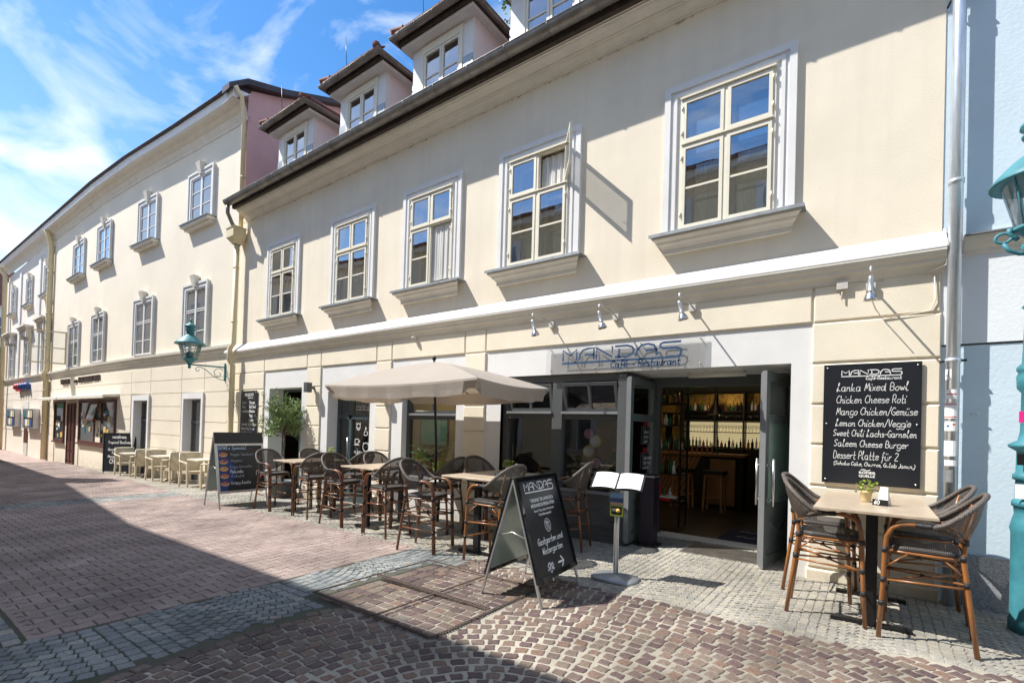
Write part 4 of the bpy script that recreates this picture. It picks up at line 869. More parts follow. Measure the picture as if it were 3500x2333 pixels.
def tintmat(name, ramp, rough=.75, spec=.4, bumps=.5, bs=120, sat=0):
    m = bpy.data.materials.new(name); m.use_nodes = True; t = m.node_tree; b = t.nodes['Principled BSDF']; n = t.nodes.new
    at = n('ShaderNodeAttribute'); at.attribute_name = 'tint'; r = n('ShaderNodeValToRGB'); r.color_ramp.interpolation = 'LINEAR'
    while len(r.color_ramp.elements) < len(ramp): r.color_ramp.elements.new(.5)
    for e, (p, c) in zip(r.color_ramp.elements, ramp): e.position = p; e.color = (*c, 1)
    t.links.new(at.outputs['Fac'], r.inputs[0])
    co = n('ShaderNodeTexCoord'); no = n('ShaderNodeTexNoise'); no.inputs['Scale'].default_value = bs*.35; no.inputs['Detail'].default_value = 6; no.inputs['Roughness'].default_value = .7; t.links.new(co.outputs['Object'], no.inputs[0])
    n2 = n('ShaderNodeTexNoise'); n2.inputs['Scale'].default_value = 1.1; n2.inputs['Detail'].default_value = 5; t.links.new(co.outputs['Object'], n2.inputs[0])
    mr = n('ShaderNodeMapRange'); mr.inputs[1].default_value = .3; mr.inputs[2].default_value = .7; mr.inputs[3].default_value = .62; mr.inputs[4].default_value = 1.28; t.links.new(no.outputs[0], mr.inputs[0])
    mr2 = n('ShaderNodeMapRange'); mr2.inputs[1].default_value = .3; mr2.inputs[2].default_value = .7; mr2.inputs[3].default_value = .62; mr2.inputs[4].default_value = 1.2; t.links.new(n2.outputs[0], mr2.inputs[0])
    mu = n('ShaderNodeMath'); mu.operation = 'MULTIPLY'; t.links.new(mr.outputs[0], mu.inputs[0]); t.links.new(mr2.outputs[0], mu.inputs[1])
    x = n('ShaderNodeVectorMath'); x.operation = 'SCALE'; t.links.new(r.outputs[0], x.inputs[0]); t.links.new(mu.outputs[0], x.inputs['Scale']); t.links.new(x.outputs[0], b.inputs['Base Color'])
    u = n('ShaderNodeBump'); u.inputs['Strength'].default_value = bumps; u.inputs['Distance'].default_value = .006; t.links.new(no.outputs[0], u.inputs['Height']); t.links.new(u.outputs[0], b.inputs['Normal'])
    b.inputs['Roughness'].default_value = rough; b.inputs['Specular IOR Level'].default_value = spec
    return m
M_purp = tintmat('porphyry_cobble', [(0, (.10, .066, .064)), (.3, (.138, .093, .084)), (.55, (.17, .125, .102)), (.75, (.19, .15, .118)), (.9, (.195, .122, .09)), (1, (.155, .135, .115))])
M_gcob = tintmat('grey_granite_cobble', [(0, (.265, .25, .22)), (.35, (.31, .292, .255)), (.7, (.355, .332, .285)), (1, (.40, .36, .285))], bs=160)
M_gband = tintmat('blue_grey_cobble', [(0, (.15, .165, .17)), (.4, (.21, .225, .225)), (.75, (.27, .275, .265)), (1, (.30, .265, .22))], bs=140)
M_pave = tintmat('pink_concrete_paver', [(0, (.265, .20, .178)), (.5, (.305, .235, .208)), (1, (.34, .27, .24))], rough=.85, bumps=.6, bs=220)
class Stones:
    def __init__(s): s.v = []; s.f = []; s.t = []
    def poly(s, pts, h=0., bev=.005, low=.012, tint=None, dome=.0012):
        cx = sum(p[0] for p in pts)/len(pts); cy = sum(p[1] for p in pts)/len(pts); z = gz(cx)+h; n = len(pts); o = len(s.v); tt = random.random() if tint is None else tint
        sx = .023 if -34 < cx < -2 else 0
        tl = random.uniform(-.02, .02); tm = random.uniform(-.02, .02)
        for x, y in pts: s.v.append((x, y, z-low+sx*(x-cx)))
        for x, y in pts:
            d = max(.001, math.hypot(x-cx, y-cy)); k = bev*.45/d; xx, yy = x+(cx-x)*k, y+(cy-y)*k; s.v.append((xx, yy, z-.0018+sx*(xx-cx)))
        for x, y in pts:
            d = max(.001, math.hypot(x-cx, y-cy)); k = min(.6, bev*1.5/d); xx, yy = x+(cx-x)*k, y+(cy-y)*k; s.v.append((xx, yy, z+dome+sx*(xx-cx)+tl*(xx-cx)+tm*(yy-cy)))
        for r in (0, n):
            for i in range(n): j = (i+1) % n; s.f.append((o+r+i, o+r+j, o+r+n+j, o+r+n+i))
        s.f.append(tuple(o+2*n+i for i in range(n))); s.t += [tt]*(3*n)
    def quadstone(s, cx, cy, w, h, a, hh=0., jit=.006, **k):
        c, q = math.cos(a), math.sin(a); pts = []
        for x, y in ((-w/2, -h/2), (0, -h/2*1.06), (w/2, -h/2), (w/2*1.04, 0), (w/2, h/2), (0, h/2*1.05), (-w/2, h/2), (-w/2*1.04, 0)):
            x += random.uniform(-jit, jit); y += random.uniform(-jit, jit); pts.append((cx+x*c-y*q, cy+x*q+y*c))
        s.poly(pts, hh+random.uniform(-.0025, .0025), **k)
    def build(s, name, m):
        me = bpy.data.meshes.new(name); me.from_pydata(s.v, [], s.f); me.materials.append(m)
        a = me.attributes.new('tint', 'FLOAT', 'POINT'); a.data.foreach_set('value', s.t); me.update()
        o = bpy.data.objects.new(name, me); COL.objects.link(o); return tag(o, kind='structure')
def arcs(st, x0, x1, y0, y1, W, s, inside, hgt=.32, along='x', gap=.006, jit=.005, tint=None, rowh=None):
    """segmental arch setting: arcs of width W stacked every s"""
    L = W*1.12; n = max(3, int(round(L/s)))
    k0 = int((y0-1)/s)-1; k1 = int((y1+1)/s)+1
    c = math.floor(x0/W); 
    while c*W < x1:
        for k in range(k0, k1+1):
            for i in range(n):
                u = (i+.5)/n*2-1
                ang = u*R(46); Rr = (W/2)/math.sin(R(46))
                px = c*W+W/2+Rr*math.sin(ang); pyy = k*s+Rr*(math.cos(ang)-math.cos(R(46)))
                X_, Y_, A = (px, pyy, -ang) if along == 'x' else (pyy, px, math.pi/2+ang)
                if not inside(X_, Y_): continue
                wl = Rr*2*R(46)/n-gap; hl = s*math.cos(ang)-gap
                f = random.uniform(.93, 1.0)
                st.quadstone(X_+random.uniform(-.003, .003), Y_, wl*random.uniform(.92, 1.0), hl*f, A, 0, jit, tint=tint() if tint else None)
        c += 1
# region tests ----------------------------------------------------
def pedge(x):   # street-side edge of the small-cobble footway
    if x < -13.8: return -1.71+(-13.8-x)*.075
    if x < -6: return -1.92+(-6-x)*.027
    if x < -5.2: return -1.92
    return -1.98
def foot(x, y):
    if y > .02 or x < -34: return False
    if x > -5.2: return y > edgeR(x) and not (x < -4.2 and y < -2.0)
    return y > pedge(x)+.02 and y < py(x)-.0
def edgeR(x):
    if x < -4.2: return -1.95-(0)
    if x < -2.5: return -1.85-(x+4.2)*.12
    return -2.06+max(0, x+.6)*.13
def pband(y): return -4.05-.35*max(0, min(1, (y+2.2)/1.0 if y > -2.2 else 0))-(.15 if y > -3.2 else 0)
def cover(x, y): return -4.54 < x < -2.785 and -4.115 < y < -2.445
def purple(x, y): return x > pband(y)-.04 and y < edgeR(x)-.01 and not cover(x, y)
def band(x, y): return -5.25 < x < pband(y)+.06 and y < (-1.97 if x < -4.2 else -9) and not cover(x, y)
def footy(x, y): return (y > .9 and y < 1.1 and -2.95 < x < -.85) or (-2.95 < x < -.82 and 0 <= y < 1.1 and not (-2.16 < x < -1.18 and .22 < y < .88))
st = Stones(); arcs(st, -5.3, 2.6, -2.7, .3, .92, .082, lambda x, y: (foot(x, y) and x > -5.28 and y > -2.6) or footy(x, y), tint=lambda: min(1, max(0, random.gauss(.55, .28))))
arcs(st, -17, -5.28, -2.2, .1, .92, .088, lambda x, y: foot(x, y) and x <= -5.28 and x > -16.5, tint=lambda: min(1, max(0, random.gauss(.5, .28)))); st.build('footway_cobbles', M_gcob)
st = Stones(); arcs(st, -8, 2, -5.6, -3.5, 1.6, .108, band, along='y', gap=.008, tint=lambda: min(1, max(0, random.gauss(.4, .25))))
def strip(x, y): return -15.3 < x < -14.2 and -6.1 < y < pedge(x)-.01
arcs(st, -8, 0, -16, -13, 1.3, .12, strip, along='y', gap=.008)
def kerb(x, y): return x < -5.3 and -6.75 < y < -6.04
random.seed(3)
for r_ in range(6):
    for i in range(95):
        x = -5.35-i*.155-(r_ % 2)*.07; y = -6.11-r_*.115
        if not (-.0 < 1): continue
        st.quadstone(x, y, .142, .10, 0, 0)
for r_ in range(8):
    for i in range(12):
        st.quadstone(-5.22-.0+r_*.12, -6.7-i*.13, .105, .12, 0)
st.build('street_cobbles', M_gband)
# porphyry: concentric arcs round a point in front, with wide pale joints near the centre
st = Stones(); CX, CY = -1.55, -5.0
for k in range(0, 68):
    r = .05+k*.106; n = max(5, int(2*math.pi*r/.120))
    ph = random.random()*6
    for i in range(n):
        a = 2*math.pi*(i+.5*(k % 2))/n+ph*.0
        x, y = CX+r*math.cos(a)*1.05, CY+r*math.sin(a)
        if not purple(x, y) or x > 2.8 or y < -7.2: continue
        g = .022 if r < 1.9 else .014
        if x < -3.1: g = .012
        st.quadstone(x+random.uniform(-.006, .006), y+random.uniform(-.006, .006), 2*math.pi*r/n*1.02-g*random.uniform(.9, 1.7), .106-g*random.uniform(.7, 1.1), a+math.pi/2, 0, .009, bev=.008, dome=.002)
# straight rows inside the channel frames
for r_ in range(15):
    y = -4.05+r_*.110+.03
    x = -4.46+random.uniform(0, .05)
    while x < -2.88:
        w_ = random.uniform(.13, .19)
        if not (-3.31 < y < -3.28): st.quadstone(x+w_/2, y, min(w_, -2.84-x)-.014, .097, 0, 0, .006, bev=.007)
        x += w_
st.build('porphyry_cobbles', M_purp)
m = MB().use(mat('rusty_steel', (.12, .085, .07), .85, .05, var=.5, vscale=20, bump=.5))
for (x0, x1, y0, y1) in ((-4.50, -2.82, -4.075, -4.06), (-4.50, -2.82, -2.49, -2.475), (-4.50, -4.485, -4.06, -2.49), (-2.835, -2.82, -4.06, -2.49), (-3.55, -3.535, -4.06, -3.33), (-3.55, -3.535, -3.25, -2.49)):
    m.box(x0, x1, y0, y1, -.012, -.001)
m.box(-4.46, -2.86, -3.325, -3.312, -.012, -.0015).box(-4.46, -2.86, -3.278, -3.265, -.012, -.0015)
for i in range(48): m.box(-4.46+i*.0335, -4.443+i*.0335, -3.312, -3.278, -.01, -.001)
for i in range(50): m.box(-4.49+i*.0335, -4.475+i*.0335, -4.10, -4.077, -.01, .001)
for i in range(48): m.box(-2.818, -2.797, -4.06+i*.0335, -4.045+i*.0335, -.01, .001)
o = m.build('drain_channel'); tag(o, 'rusty steel channel frames set flush in the purple cobbles', 'drain cover')
# pink interlocking pavers
st = Stones(); Lp, Hp, Am = .215, .150, .018
def zig(x):
    t = (x/Lp) % 1.0
    return Am*(1 if t < .12 or t > .88 else -1 if .38 < t < .62 else (1-2*(t-.12)/.26) if t < .5 else (-1+2*(t-.62)/.26))
r_ = 0; x = -5.27-Hp
while x > -34:
    yo = (r_ % 2)*Lp/2
    for i in range(0, 28):
        y0 = -6.03-Lp+i*Lp+yo; y1 = y0+Lp; c = x+Hp/2; pe = pedge(c)
        y0 = max(y0, -6.03); y1 = min(y1, pe)
        if y1-y0 < .04: continue
        if strip(c, (y0+y1)/2): continue
        g = .0042; fx = [0, .12, .38, .62, .88, 1.] if c > -16 else [0, .25, .75, 1.]
        def bz(f): return Am*(1 if f <= .12 or f >= .88 else -1)
        lft = [(x+g-bz(f), y0+g+(y1-y0-2*g)*f) for f in fx]; rgt = [(x+Hp-g+(bz(f) if r_ > 0 else 0), y0+g+(y1-y0-2*g)*f) for f in fx]
        st.poly(rgt+lft[::-1], random.uniform(-.0015, .0015), bev=.005, dome=.001, low=.010)
    x -= Hp; r_ += 1
st.build('pink_pavers', M_pave)
gsheet('footway_bed', -34, 9, -2.62, 1.35, M_gjoint, -.0068); gsheet('porphyry_bed', -3.98, 9, -9.9, -1.75, M_sand, -.0045, 20)
gsheet('street_bed', -60, -3.9, -9., -1.95, M_mjoint, -.0056, 60)
# doorway scraper grate
m = MB().use(M_black); framebox(m, -2.16, -1.18, 0, 0.001, .22, .24, .0)
m = MB().use(M_zinc)
for i in range(34): m.box(-2.14+i*.029, -2.13+i*.029, .24, .87, -.012, .006)
for i in range(12): m.box(-2.15, -1.17, .25+i*.055, .258+i*.055, -.014, .004)
m.box(-2.17, -2.15, .22, .88, -.01, .008).box(-1.17, -1.15, .22, .88, -.01, .008).box(-2.17, -1.15, .20, .22, -.01, .008).box(-2.17, -1.15, .88, .90, -.01, .008)
tag(m.build('doormat_grate'), 'metal boot scraper grate in the cobbles before the open door', 'grate')

# ================================================================== CHAIRS AND TABLES
def bistro(label, double, wood, group):
    t = thing('bistro_chair', label, 'chair', (0, 0, 0), 0, group)
    # seat
    m = MB().use(M_seat); m.smooth = True
    n = 28; out = []
    for i in range(n):
        a = 2*math.pi*i/n; c, s = math.cos(a), math.sin(a); e = 5.5
        k = (abs(c)**e+abs(s)**e)**(-1/e); out.append((k*c*.235+.0, k*s*.235))
    vs = []; rings = [(.96, .752), (1.0, .762), (1.0, .785), (.95, .797), (.7, .795), (.35, .791)]
    for sc, z in rings: vs += [(x*sc, y*sc, z) for x, y in out]
    fs = [(i+r*n, (i+1) % n+r*n, (i+1) % n+(r+1)*n, i+(r+1)*n) for r in range(len(rings)-1) for i in range(n)]+[tuple(range(n))[::-1], tuple(5*n+i for i in range(n))]
    m.add(vs, fs); m.build('seat', t)
    W_ = wood
    m = MB().use(W_); m.tube([(x*.97, y*.97, .742) for x, y in out+[out[0]]], .013, 7, cap=False); m.build('seat_frame', t)
    offs = (-.019, .019) if double else (0,)
    for s in (-1, 1):
        m = MB().use(W_); r = .0165 if double else .0185
        for o in offs:
            m.tube([(.285, s*(.262+o), 0), (.262, s*(.262+o), .45), (.252, s*(.262+o), .76), (.240, s*(.263+o), .87), (.205, s*(.266+o), .945), (.15, s*(.270+o*.8), .982), (.08, s*(.274+o*.5), .992), (-.01, s*(.280+o*.2), .990)], r, 8)
        m.use(M_wrap); rr = r*2.1 if double else r+.004
        for z, x in ((.755, .2525), (.50, .2605), (.30, .269)):
            m.tube([(x, s*.262, z-.022), (x, s*.262, z+.022)], rr*.98 if not double else .021, 8)
            if double:
                for o in offs: m.tube([(x, s*(.262+o), z-.022), (x, s*(.262+o), z+.022)], .0195, 8)
        m.tube([(.05, s*.276, .993), (-.02, s*.281, .990), (-.09, s*.287, .992)], .0225, 8); m.build('leg', t)
        m = MB().use(W_); m.tube([(-.335, s*.235, 0), (-.285, s*.215, .42), (-.245, s*.20, .76), (-.262, s*.195, .93), (-.315, s*.175, 1.16)], [.0185, .0185, .0185, .016, .013], 8)
        m.tube([(-.02, s*.275, .985), (-.12, s*.262, .965), (-.20, s*.235, .925), (-.255, s*.205, .885)], .011, 6)
        m.use(M_wrap)
        for z, x, y in ((.755, -.246, .2005), (.55, -.269, .209), (.885, -.258, .1965)): m.tube([(x, s*y, z-.024), (x, s*y, z+.024)], .0225, 8)
        m.build('leg', t)
    m = MB().use(W_)
    for s in (-1, 1):
        m.tube([(.262, s*.262, .50), (-.272, s*.210, .52)], .010, 6); m.tube([(.268, s*.262, .30), (-.295, s*.220, .33)], .010, 6) if double else None
        m.tube([(.258, s*.26, .60), (.10, s*.235, .735)], .008, 5); m.tube([(-.262, s*.205, .60), (-.12, s*.22, .735)], .008, 5)
        m.tube([(.262, s*.255, .49), (-.272, -s*.205, .55)], .010, 6)
    m.tube([(.268, -.26, .30), (.268, .26, .30)], .011, 6); m.tube([(-.272, -.21, .56), (-.272, .21, .56)], .010, 6)
    m.use(M_wrap).tube([(-.02, .0, .515), (.02, 0, .53)], .018, 7); m.build('stretcher', t)
    # tub back
    rim = [(-.06, .292, .985), (-.14, .300, 1.025), (-.235, .285, 1.105), (-.325, .225, 1.195), (-.375, .12, 1.25), (-.388, 0, 1.262)]
    low = [(-.02, .280, .975), (-.12, .268, .955), (-.20, .238, .91), (-.245, .185, .865), (-.262, .10, .845), (-.268, 0, .84)]
    rim = rim+[(x, -y, z) for x, y, z in rim[-2::-1]]; low = low+[(x, -y, z) for x, y, z in low[-2::-1]]
    def rs(P, k=4):
        o = []
        Q = [P[0]]+P+[P[-1]]
        for i in range(1, len(Q)-2):
            for j in range(k):
                tt = j/k; a, b, c, d = Q[i-1], Q[i], Q[i+1], Q[i+2]
                o.append(tuple(.5*(2*b[q]+(c[q]-a[q])*tt+(2*a[q]-5*b[q]+4*c[q]-d[q])*tt*tt+(3*b[q]-a[q]-3*c[q]+d[q])*tt**3) for q in range(3)))
        return o+[P[-1]]
    rim, low = rs(rim), rs(low); m = MB().use(M_mesh); m.smooth = True; K = 5; vs = []
    for a, b in zip(rim, low):
        for j in range(K+1):
            u = j/K; p = [a[q]*(1-u)+b[q]*u for q in range(3)]; bul = .018*math.sin(math.pi*u); l = math.hypot(p[0]+.05, p[1]) or 1
            vs.append((p[0]+bul*(p[0]+.05)/l, p[1]+bul*p[1]/l, p[2]))
    m.add(vs, [(i*(K+1)+j, i*(K+1)+j+1, (i+1)*(K+1)+j+1, (i+1)*(K+1)+j) for i in range(len(rim)-1) for j in range(K)])
    bk_ = m.build('backrest', t)
    m = MB().use(M_mesh2).tube(rim, [.016]+[.021]*(len(rim)-2)+[.016], 9); m.build('backrest_rim', bk_)
    m = MB().use(M_mesh2).tube(low, .009, 6); m.build('backrest_lower_rail', bk_)
    return t
GR = 'bistro chairs round the tall tables'
cR = bistro('x', False, M_bamb, GR); cL = bistro('x', True, M_bambd, GR)
chairs = [  # source, x, y, heading in degrees, label
 (cR, -.30, -1.22, 2, 'bistro chair at the table marked 60, street side, back to the open door'),
 (cR, -.40, -.52, -4, 'bistro chair at the table marked 60, wall side, next to the open door'),
 (cR, .39, -1.39, 176, 'bistro chair at the table marked 60, street side, nearest the turquoise post'),
 (cR, .42, -.55, 182, 'bistro chair at the table marked 60, wall side, beside the stickered downpipe'),
 (cL, -10.33, -1.42, 4, 'bistro chair next to the food board with bowl pictures, street side'),
 (cL, -10.15, -.55, -3, 'bistro chair between the olive tree and its tall table, wall side'),
 (cL, -8.87, -1.42, 172, 'bistro chair at the table by the olive tree, backing onto the middle table, street side'),
 (cL, -8.75, -.55, 184, 'bistro chair at the table by the olive tree, backing onto the middle table, wall side'),
 (cL, -7.72, -1.52, 6, 'bistro chair at the left side of the middle table, street side'),
 (cL, -7.72, -.62, -2, 'bistro chair at the left side of the middle table, wall side'),
 (cL, -6.40, -1.60, 174, 'bistro chair at the right side of the middle table, street side'),
 (cL, -5.93, -.82, 186, 'bistro chair half hidden by the parasol pole'),
 (cL, -5.12, -1.93, 14, 'bistro chair in front of the parasol pole, nearest the purple cobbles'),
 (cL, -5.08, -.62, -8, 'bistro chair before the yellow pillar, wall side of the table behind the big menu board'),
 (cR, -3.98, -1.82, 178, 'bistro chair mostly hidden behind the black standing menu board'),
 (cL, -3.62, -.58, 192, 'bistro chair below the shop window, between the menu board and the menu stand')]
for i, (src, x, y, a, lab) in enumerate(chairs):
    if src not in (cR, cL): continue
    dup(src, (x, y, gz(x)+.002), R(a), lab, GR)
for src in (cR, cL):
    for o in list(COL.objects):
        if o.parent and o.parent.parent is src: bpy.data.objects.remove(o)
    for o in [q for q in COL.objects if q.parent is src]: bpy.data.objects.remove(o)
    bpy.data.objects.remove(src)
def tall_table(x, y, lx, ly, lab, rot=0):
    t = thing('tall_table', lab, 'table', (x, y, gz(x)), R(rot), 'tall tables with oak look tops')
    m = MB().use(M_top); b = .008; a, c = lx/2, ly/2
    m.add([(-a+b, -c+b, 1.04), (a-b, -c+b, 1.04), (a-b, c-b, 1.04), (-a+b, c-b, 1.04), (-a, -c, 1.046), (a, -c, 1.046), (a, c, 1.046), (-a, c, 1.046), (-a, -c, 1.066), (a, -c, 1.066), (a, c, 1.066), (-a, c, 1.066), (-a+.004, -c+.004, 1.07), (a-.004, -c+.004, 1.07), (a-.004, c-.004, 1.07), (-a+.004, c-.004, 1.07)],
          [(3, 2, 1, 0)]+[(r+i, r+(i+1) % 4, r+4+(i+1) % 4, r+4+i) for r in (0, 4, 8) for i in range(4)]+[(12, 13, 14, 15)]); m.build('table_top', t)
    off = ly*.30
    for s in (-1, 1):
        m = MB().use(M_black).box(-.045, .045, s*off-.03, s*off+.03, .03, 1.03); m.build('leg', t)
        m = MB().use(M_black).box(-.30, .30, s*off-.035, s*off+.035, .012, .036).box(-.30, -.25, s*off-.04, s*off+.04, 0, .014).box(.25, .30, s*off-.04, s*off+.04, 0, .014); m.build('foot', t)
    m = MB().use(M_black).box(-.03, .03, -off+.03, off-.03, .98, 1.03).box(-.25, .25, -off-.02, -off+.02, 1.005, 1.038).box(-.25, .25, off-.02, off+.02, 1.005, 1.038); m.build('table_frame', t)
    return t
tall_table(.03, -.88, .87, 1.62, 'tall oak look table marked 60 under the big wall menu')
tall_table(-9.6, -1.02, .84, 1.22, 'tall table next to the potted olive tree')
tall_table(-7.05, -1.12, .90, 1.25, 'tall table in the middle of the row under the parasol')
tall_table(-4.36, -1.32, .92, 1.30, 'tall table behind the black standing menu board')

# ---------- small things on tables and sills
def leaf(m, p, d, ln, wd, up=None):
    d = Vector(d).normalized(); u = up or Vector((random.uniform(-1, 1), random.uniform(-1, 1), random.uniform(-1, 1))); s = d.cross(u)
    if s.length < 1e-3: s = d.cross(Vector((0, 0, 1)))
    s.normalize(); p = Vector(p); m.add([p, p+d*ln*.45+s*wd/2, p+d*ln, p+d*ln*.45-s*wd/2], [(0, 1, 2, 3)])
def potplant(x, y, z, sc, lab, leafm=None, n=90, group=None):
    t = thing('pot_plant', lab, 'plant', (x, y, z), 0, group)
    m = MB().use(M_cpot).lathe([(.036*sc, 0), (.038*sc, .01*sc), (.048*sc, .085*sc), (.052*sc, .088*sc), (.052*sc, .10*sc), (.046*sc, .10*sc), (.044*sc, .09*sc)], n=14); m.build('pot', t)
    m = MB().use(leafm or M_leafy); rr = random.Random(int(abs(x*97))); random.seed(int(abs(x*77))+3)
    for i in range(n):
        a = random.uniform(0, 6.28); r = random.uniform(0, .075)*sc; zz = random.uniform(.10, .20)*sc-r*.3
        leaf(m, (r*math.cos(a), r*math.sin(a), zz), (math.cos(a), math.sin(a), random.uniform(.1, .9)), .03*sc, .022*sc)
    m.build('foliage', t); return t
zt = 1.071
potplant(-.02, -.92, zt, 1.05, 'small green plant in a cream pot on the table marked 60')
potplant(-4.42, -.95, gz(-4.4)+zt, 1.0, 'small green plant in a cream pot on the table behind the menu board')
def tentcard(x, y, z, lab, num=False):
    t = thing('table_card', lab, 'table card', (x, y, z), R(-18))
    m = MB().use(M_paper)
    for s in (-1, 1): m.add([(-.045, s*.045, 0), (.045, s*.045, 0), (.03, s*.004, .17), (-.03, s*.004, .17), (-.045, s*.042, 0), (.045, s*.042, 0), (.03, 0, .168), (-.03, 0, .168)], [(0, 1, 2, 3), (7, 6, 5, 4)])
    m.build('card', t)
    if num:
        m = MB().use(M_black).box(-.07, .05, -.075, -.055, 0, .055).use(M_ink); f = cmap((-.055, -.0762, .012), (1, 0, 0), (0, 0, 1)); hand(m, '60', 0, 0, .035, f, .006, spacing=1.8); m.build('number_plate', t)
    else:
        m = MB().use(M_red).box(-.02, .005, -.041, -.034, .03, .08).use(M_bprint).box(.01, .03, -.042, -.035, .03, .06).use(M_red).box(-.03, .02, -.026, -.02, .10, .12); m.build('print', t)
tentcard(.12, -1.08, zt, 'white folded card with a small plate reading 60', True)
tentcard(-4.12, -1.15, gz(-4.4)+zt, 'white folded table card with red print beside a small plant')
def ashtray(x, y, z, lab):
    m = MB().use(M_lampglass).lathe([(.05, 0), (.055, .004), (.06, .035), (.052, .036), (.045, .01), (.0, .008)], n=14); o = m.build('glass_ashtray', loc=(x, y, z)); tag(o, lab, 'ashtray')
ashtray(-4.30, -1.35, gz(-4.4)+zt, 'clear glass ashtray on the table behind the menu board')
ashtray(-7.0, -.85, gz(-7)+zt, 'clear glass ashtray on the middle table under the parasol')
ashtray(-9.4, -.8, gz(-9)+zt, 'clear glass ashtray on the table next to the olive tree')
potplant(-9.95, -.35, gz(-9)+1.075, 1.1, 'small bright plant on the table next to the olive tree')
potplant(-6.75, -.62, gz(-7)+1.075, 1.1, 'small bright plant on the middle table under the parasol')
# ---------- parasol
um = thing('parasol', 'beige rectangular parasol with a dark pole over the café tables', 'parasol', (-5.95, -.95, gz(-5.95)))
UX, UY, HX, HY = .05, -.17, 1.72, .90
m = MB().use(M_fabric); zp, ze = 2.85, 2.44; n = 24; vs = []
def ringpt(k, u):   # k ring fraction, u perimeter param 0..4 ; corners at integers
    s = int(u) % 4; f_ = u-int(u); c = [(-1, -1), (1, -1), (1, 1), (-1, 1)]; a, b = c[s], c[(s+1) % 4]; return ((a[0]*(1-f_)+b[0]*f_)*HX*k+UX, (a[1]*(1-f_)+b[1]*f_)*HY*k+UY, f_)
NU = 120; KR = [0.02, .15, .3, .45, .6, .75, .88, 1.0]
for k in KR:
    for i in range(NU):
        x, y, f_ = ringpt(k, 4*i/NU); sag = .045*math.sin(math.pi*f_)*k*k; zz = zp-(zp-ze)*(k**1.35)-sag+.002*math.sin(i*.9)*k*(1-k)
        vs.append((x, y, zz))
for dz, kk in ((-.03, 1.003), (-.13, 1.006), (-.21, .995)):
    for i in range(NU):
        x, y, f_ = ringpt(kk, 4*i/NU); sag = .045*math.sin(math.pi*f_); w_ = .008*math.sin(i*1.1)+.004*math.sin(i*2.4)
        if dz < -.05 and (f_ < .045 or f_ > .955): kk2 = .965; x, y = UX+(x-UX)*kk2, UY+(y-UY)*kk2; dz2 = .07
        else: dz2 = 0
        cx_ = 1-.02*(dz < -.1); vs.append((UX+(x-UX)*cx_+w_*(abs(dz)*4), UY+(y-UY)*cx_+w_*(abs(dz)*4), ze-sag+dz+dz2*(dz < -.15)+.008*math.sin(i*.7)*(abs(dz)*5)))
nr = len(KR)+3
m.add(vs, [(r*NU+i, r*NU+(i+1) % NU, (r+1)*NU+(i+1) % NU, (r+1)*NU+i) for r in range(nr-1) for i in range(NU)]+[tuple(range(NU))]); cn = m.build('canopy', um)
m = MB().use(M_black).tube([(0, 0, .05), (.02, -.03, 1.4), (UX, UY, 2.83)], .021, 10); m.use(M_alu).tube([(0, 0, .02), (.005, -.01, .55)], .028, 10); m.build('pole', um)
m = MB().use(M_black).lathe([(.01, 2.81), (.02, 2.85), (.012, 2.87), (.03, 2.89), (.036, 2.915), (.028, 2.94), (.0, 2.95)], c=(UX, UY, 0), n=12); m.build('finial', um)
for u in (0, .5, 1, 1.5, 2, 2.5, 3, 3.5):
    x, y, f_ = ringpt(.98, u); zz = ze-(.045 if f_ else 0)-.01; m = MB().use(M_black)
    m.tube([(UX, UY, 2.66), ((x+UX)/2, (y+UY)/2, 2.56-(.01 if f_ else 0)), (x, y, zz)], .009, 5); m.tube([(UX*.9, UY*.9, 2.30), ((x+UX)/2, (y+UY)/2, 2.55)], .007, 5); m.build('rib', um)
m = MB().use(M_black).lathe([(.025, .40), (.034, .42), (.034, .50), (.025, .52)], n=10).tube([(.03, 0, .46), (.08, 0, .46)], .008, 6).tube([(.08, 0, .43), (.08, 0, .49)], .012, 6); m.build('clamp', um)
m = MB().use(M_conc).box(-.34, .34, -.27, .27, .0, .075).box(-.30, .30, -.24, .24, .075, .11); m.build('base_slab', um)

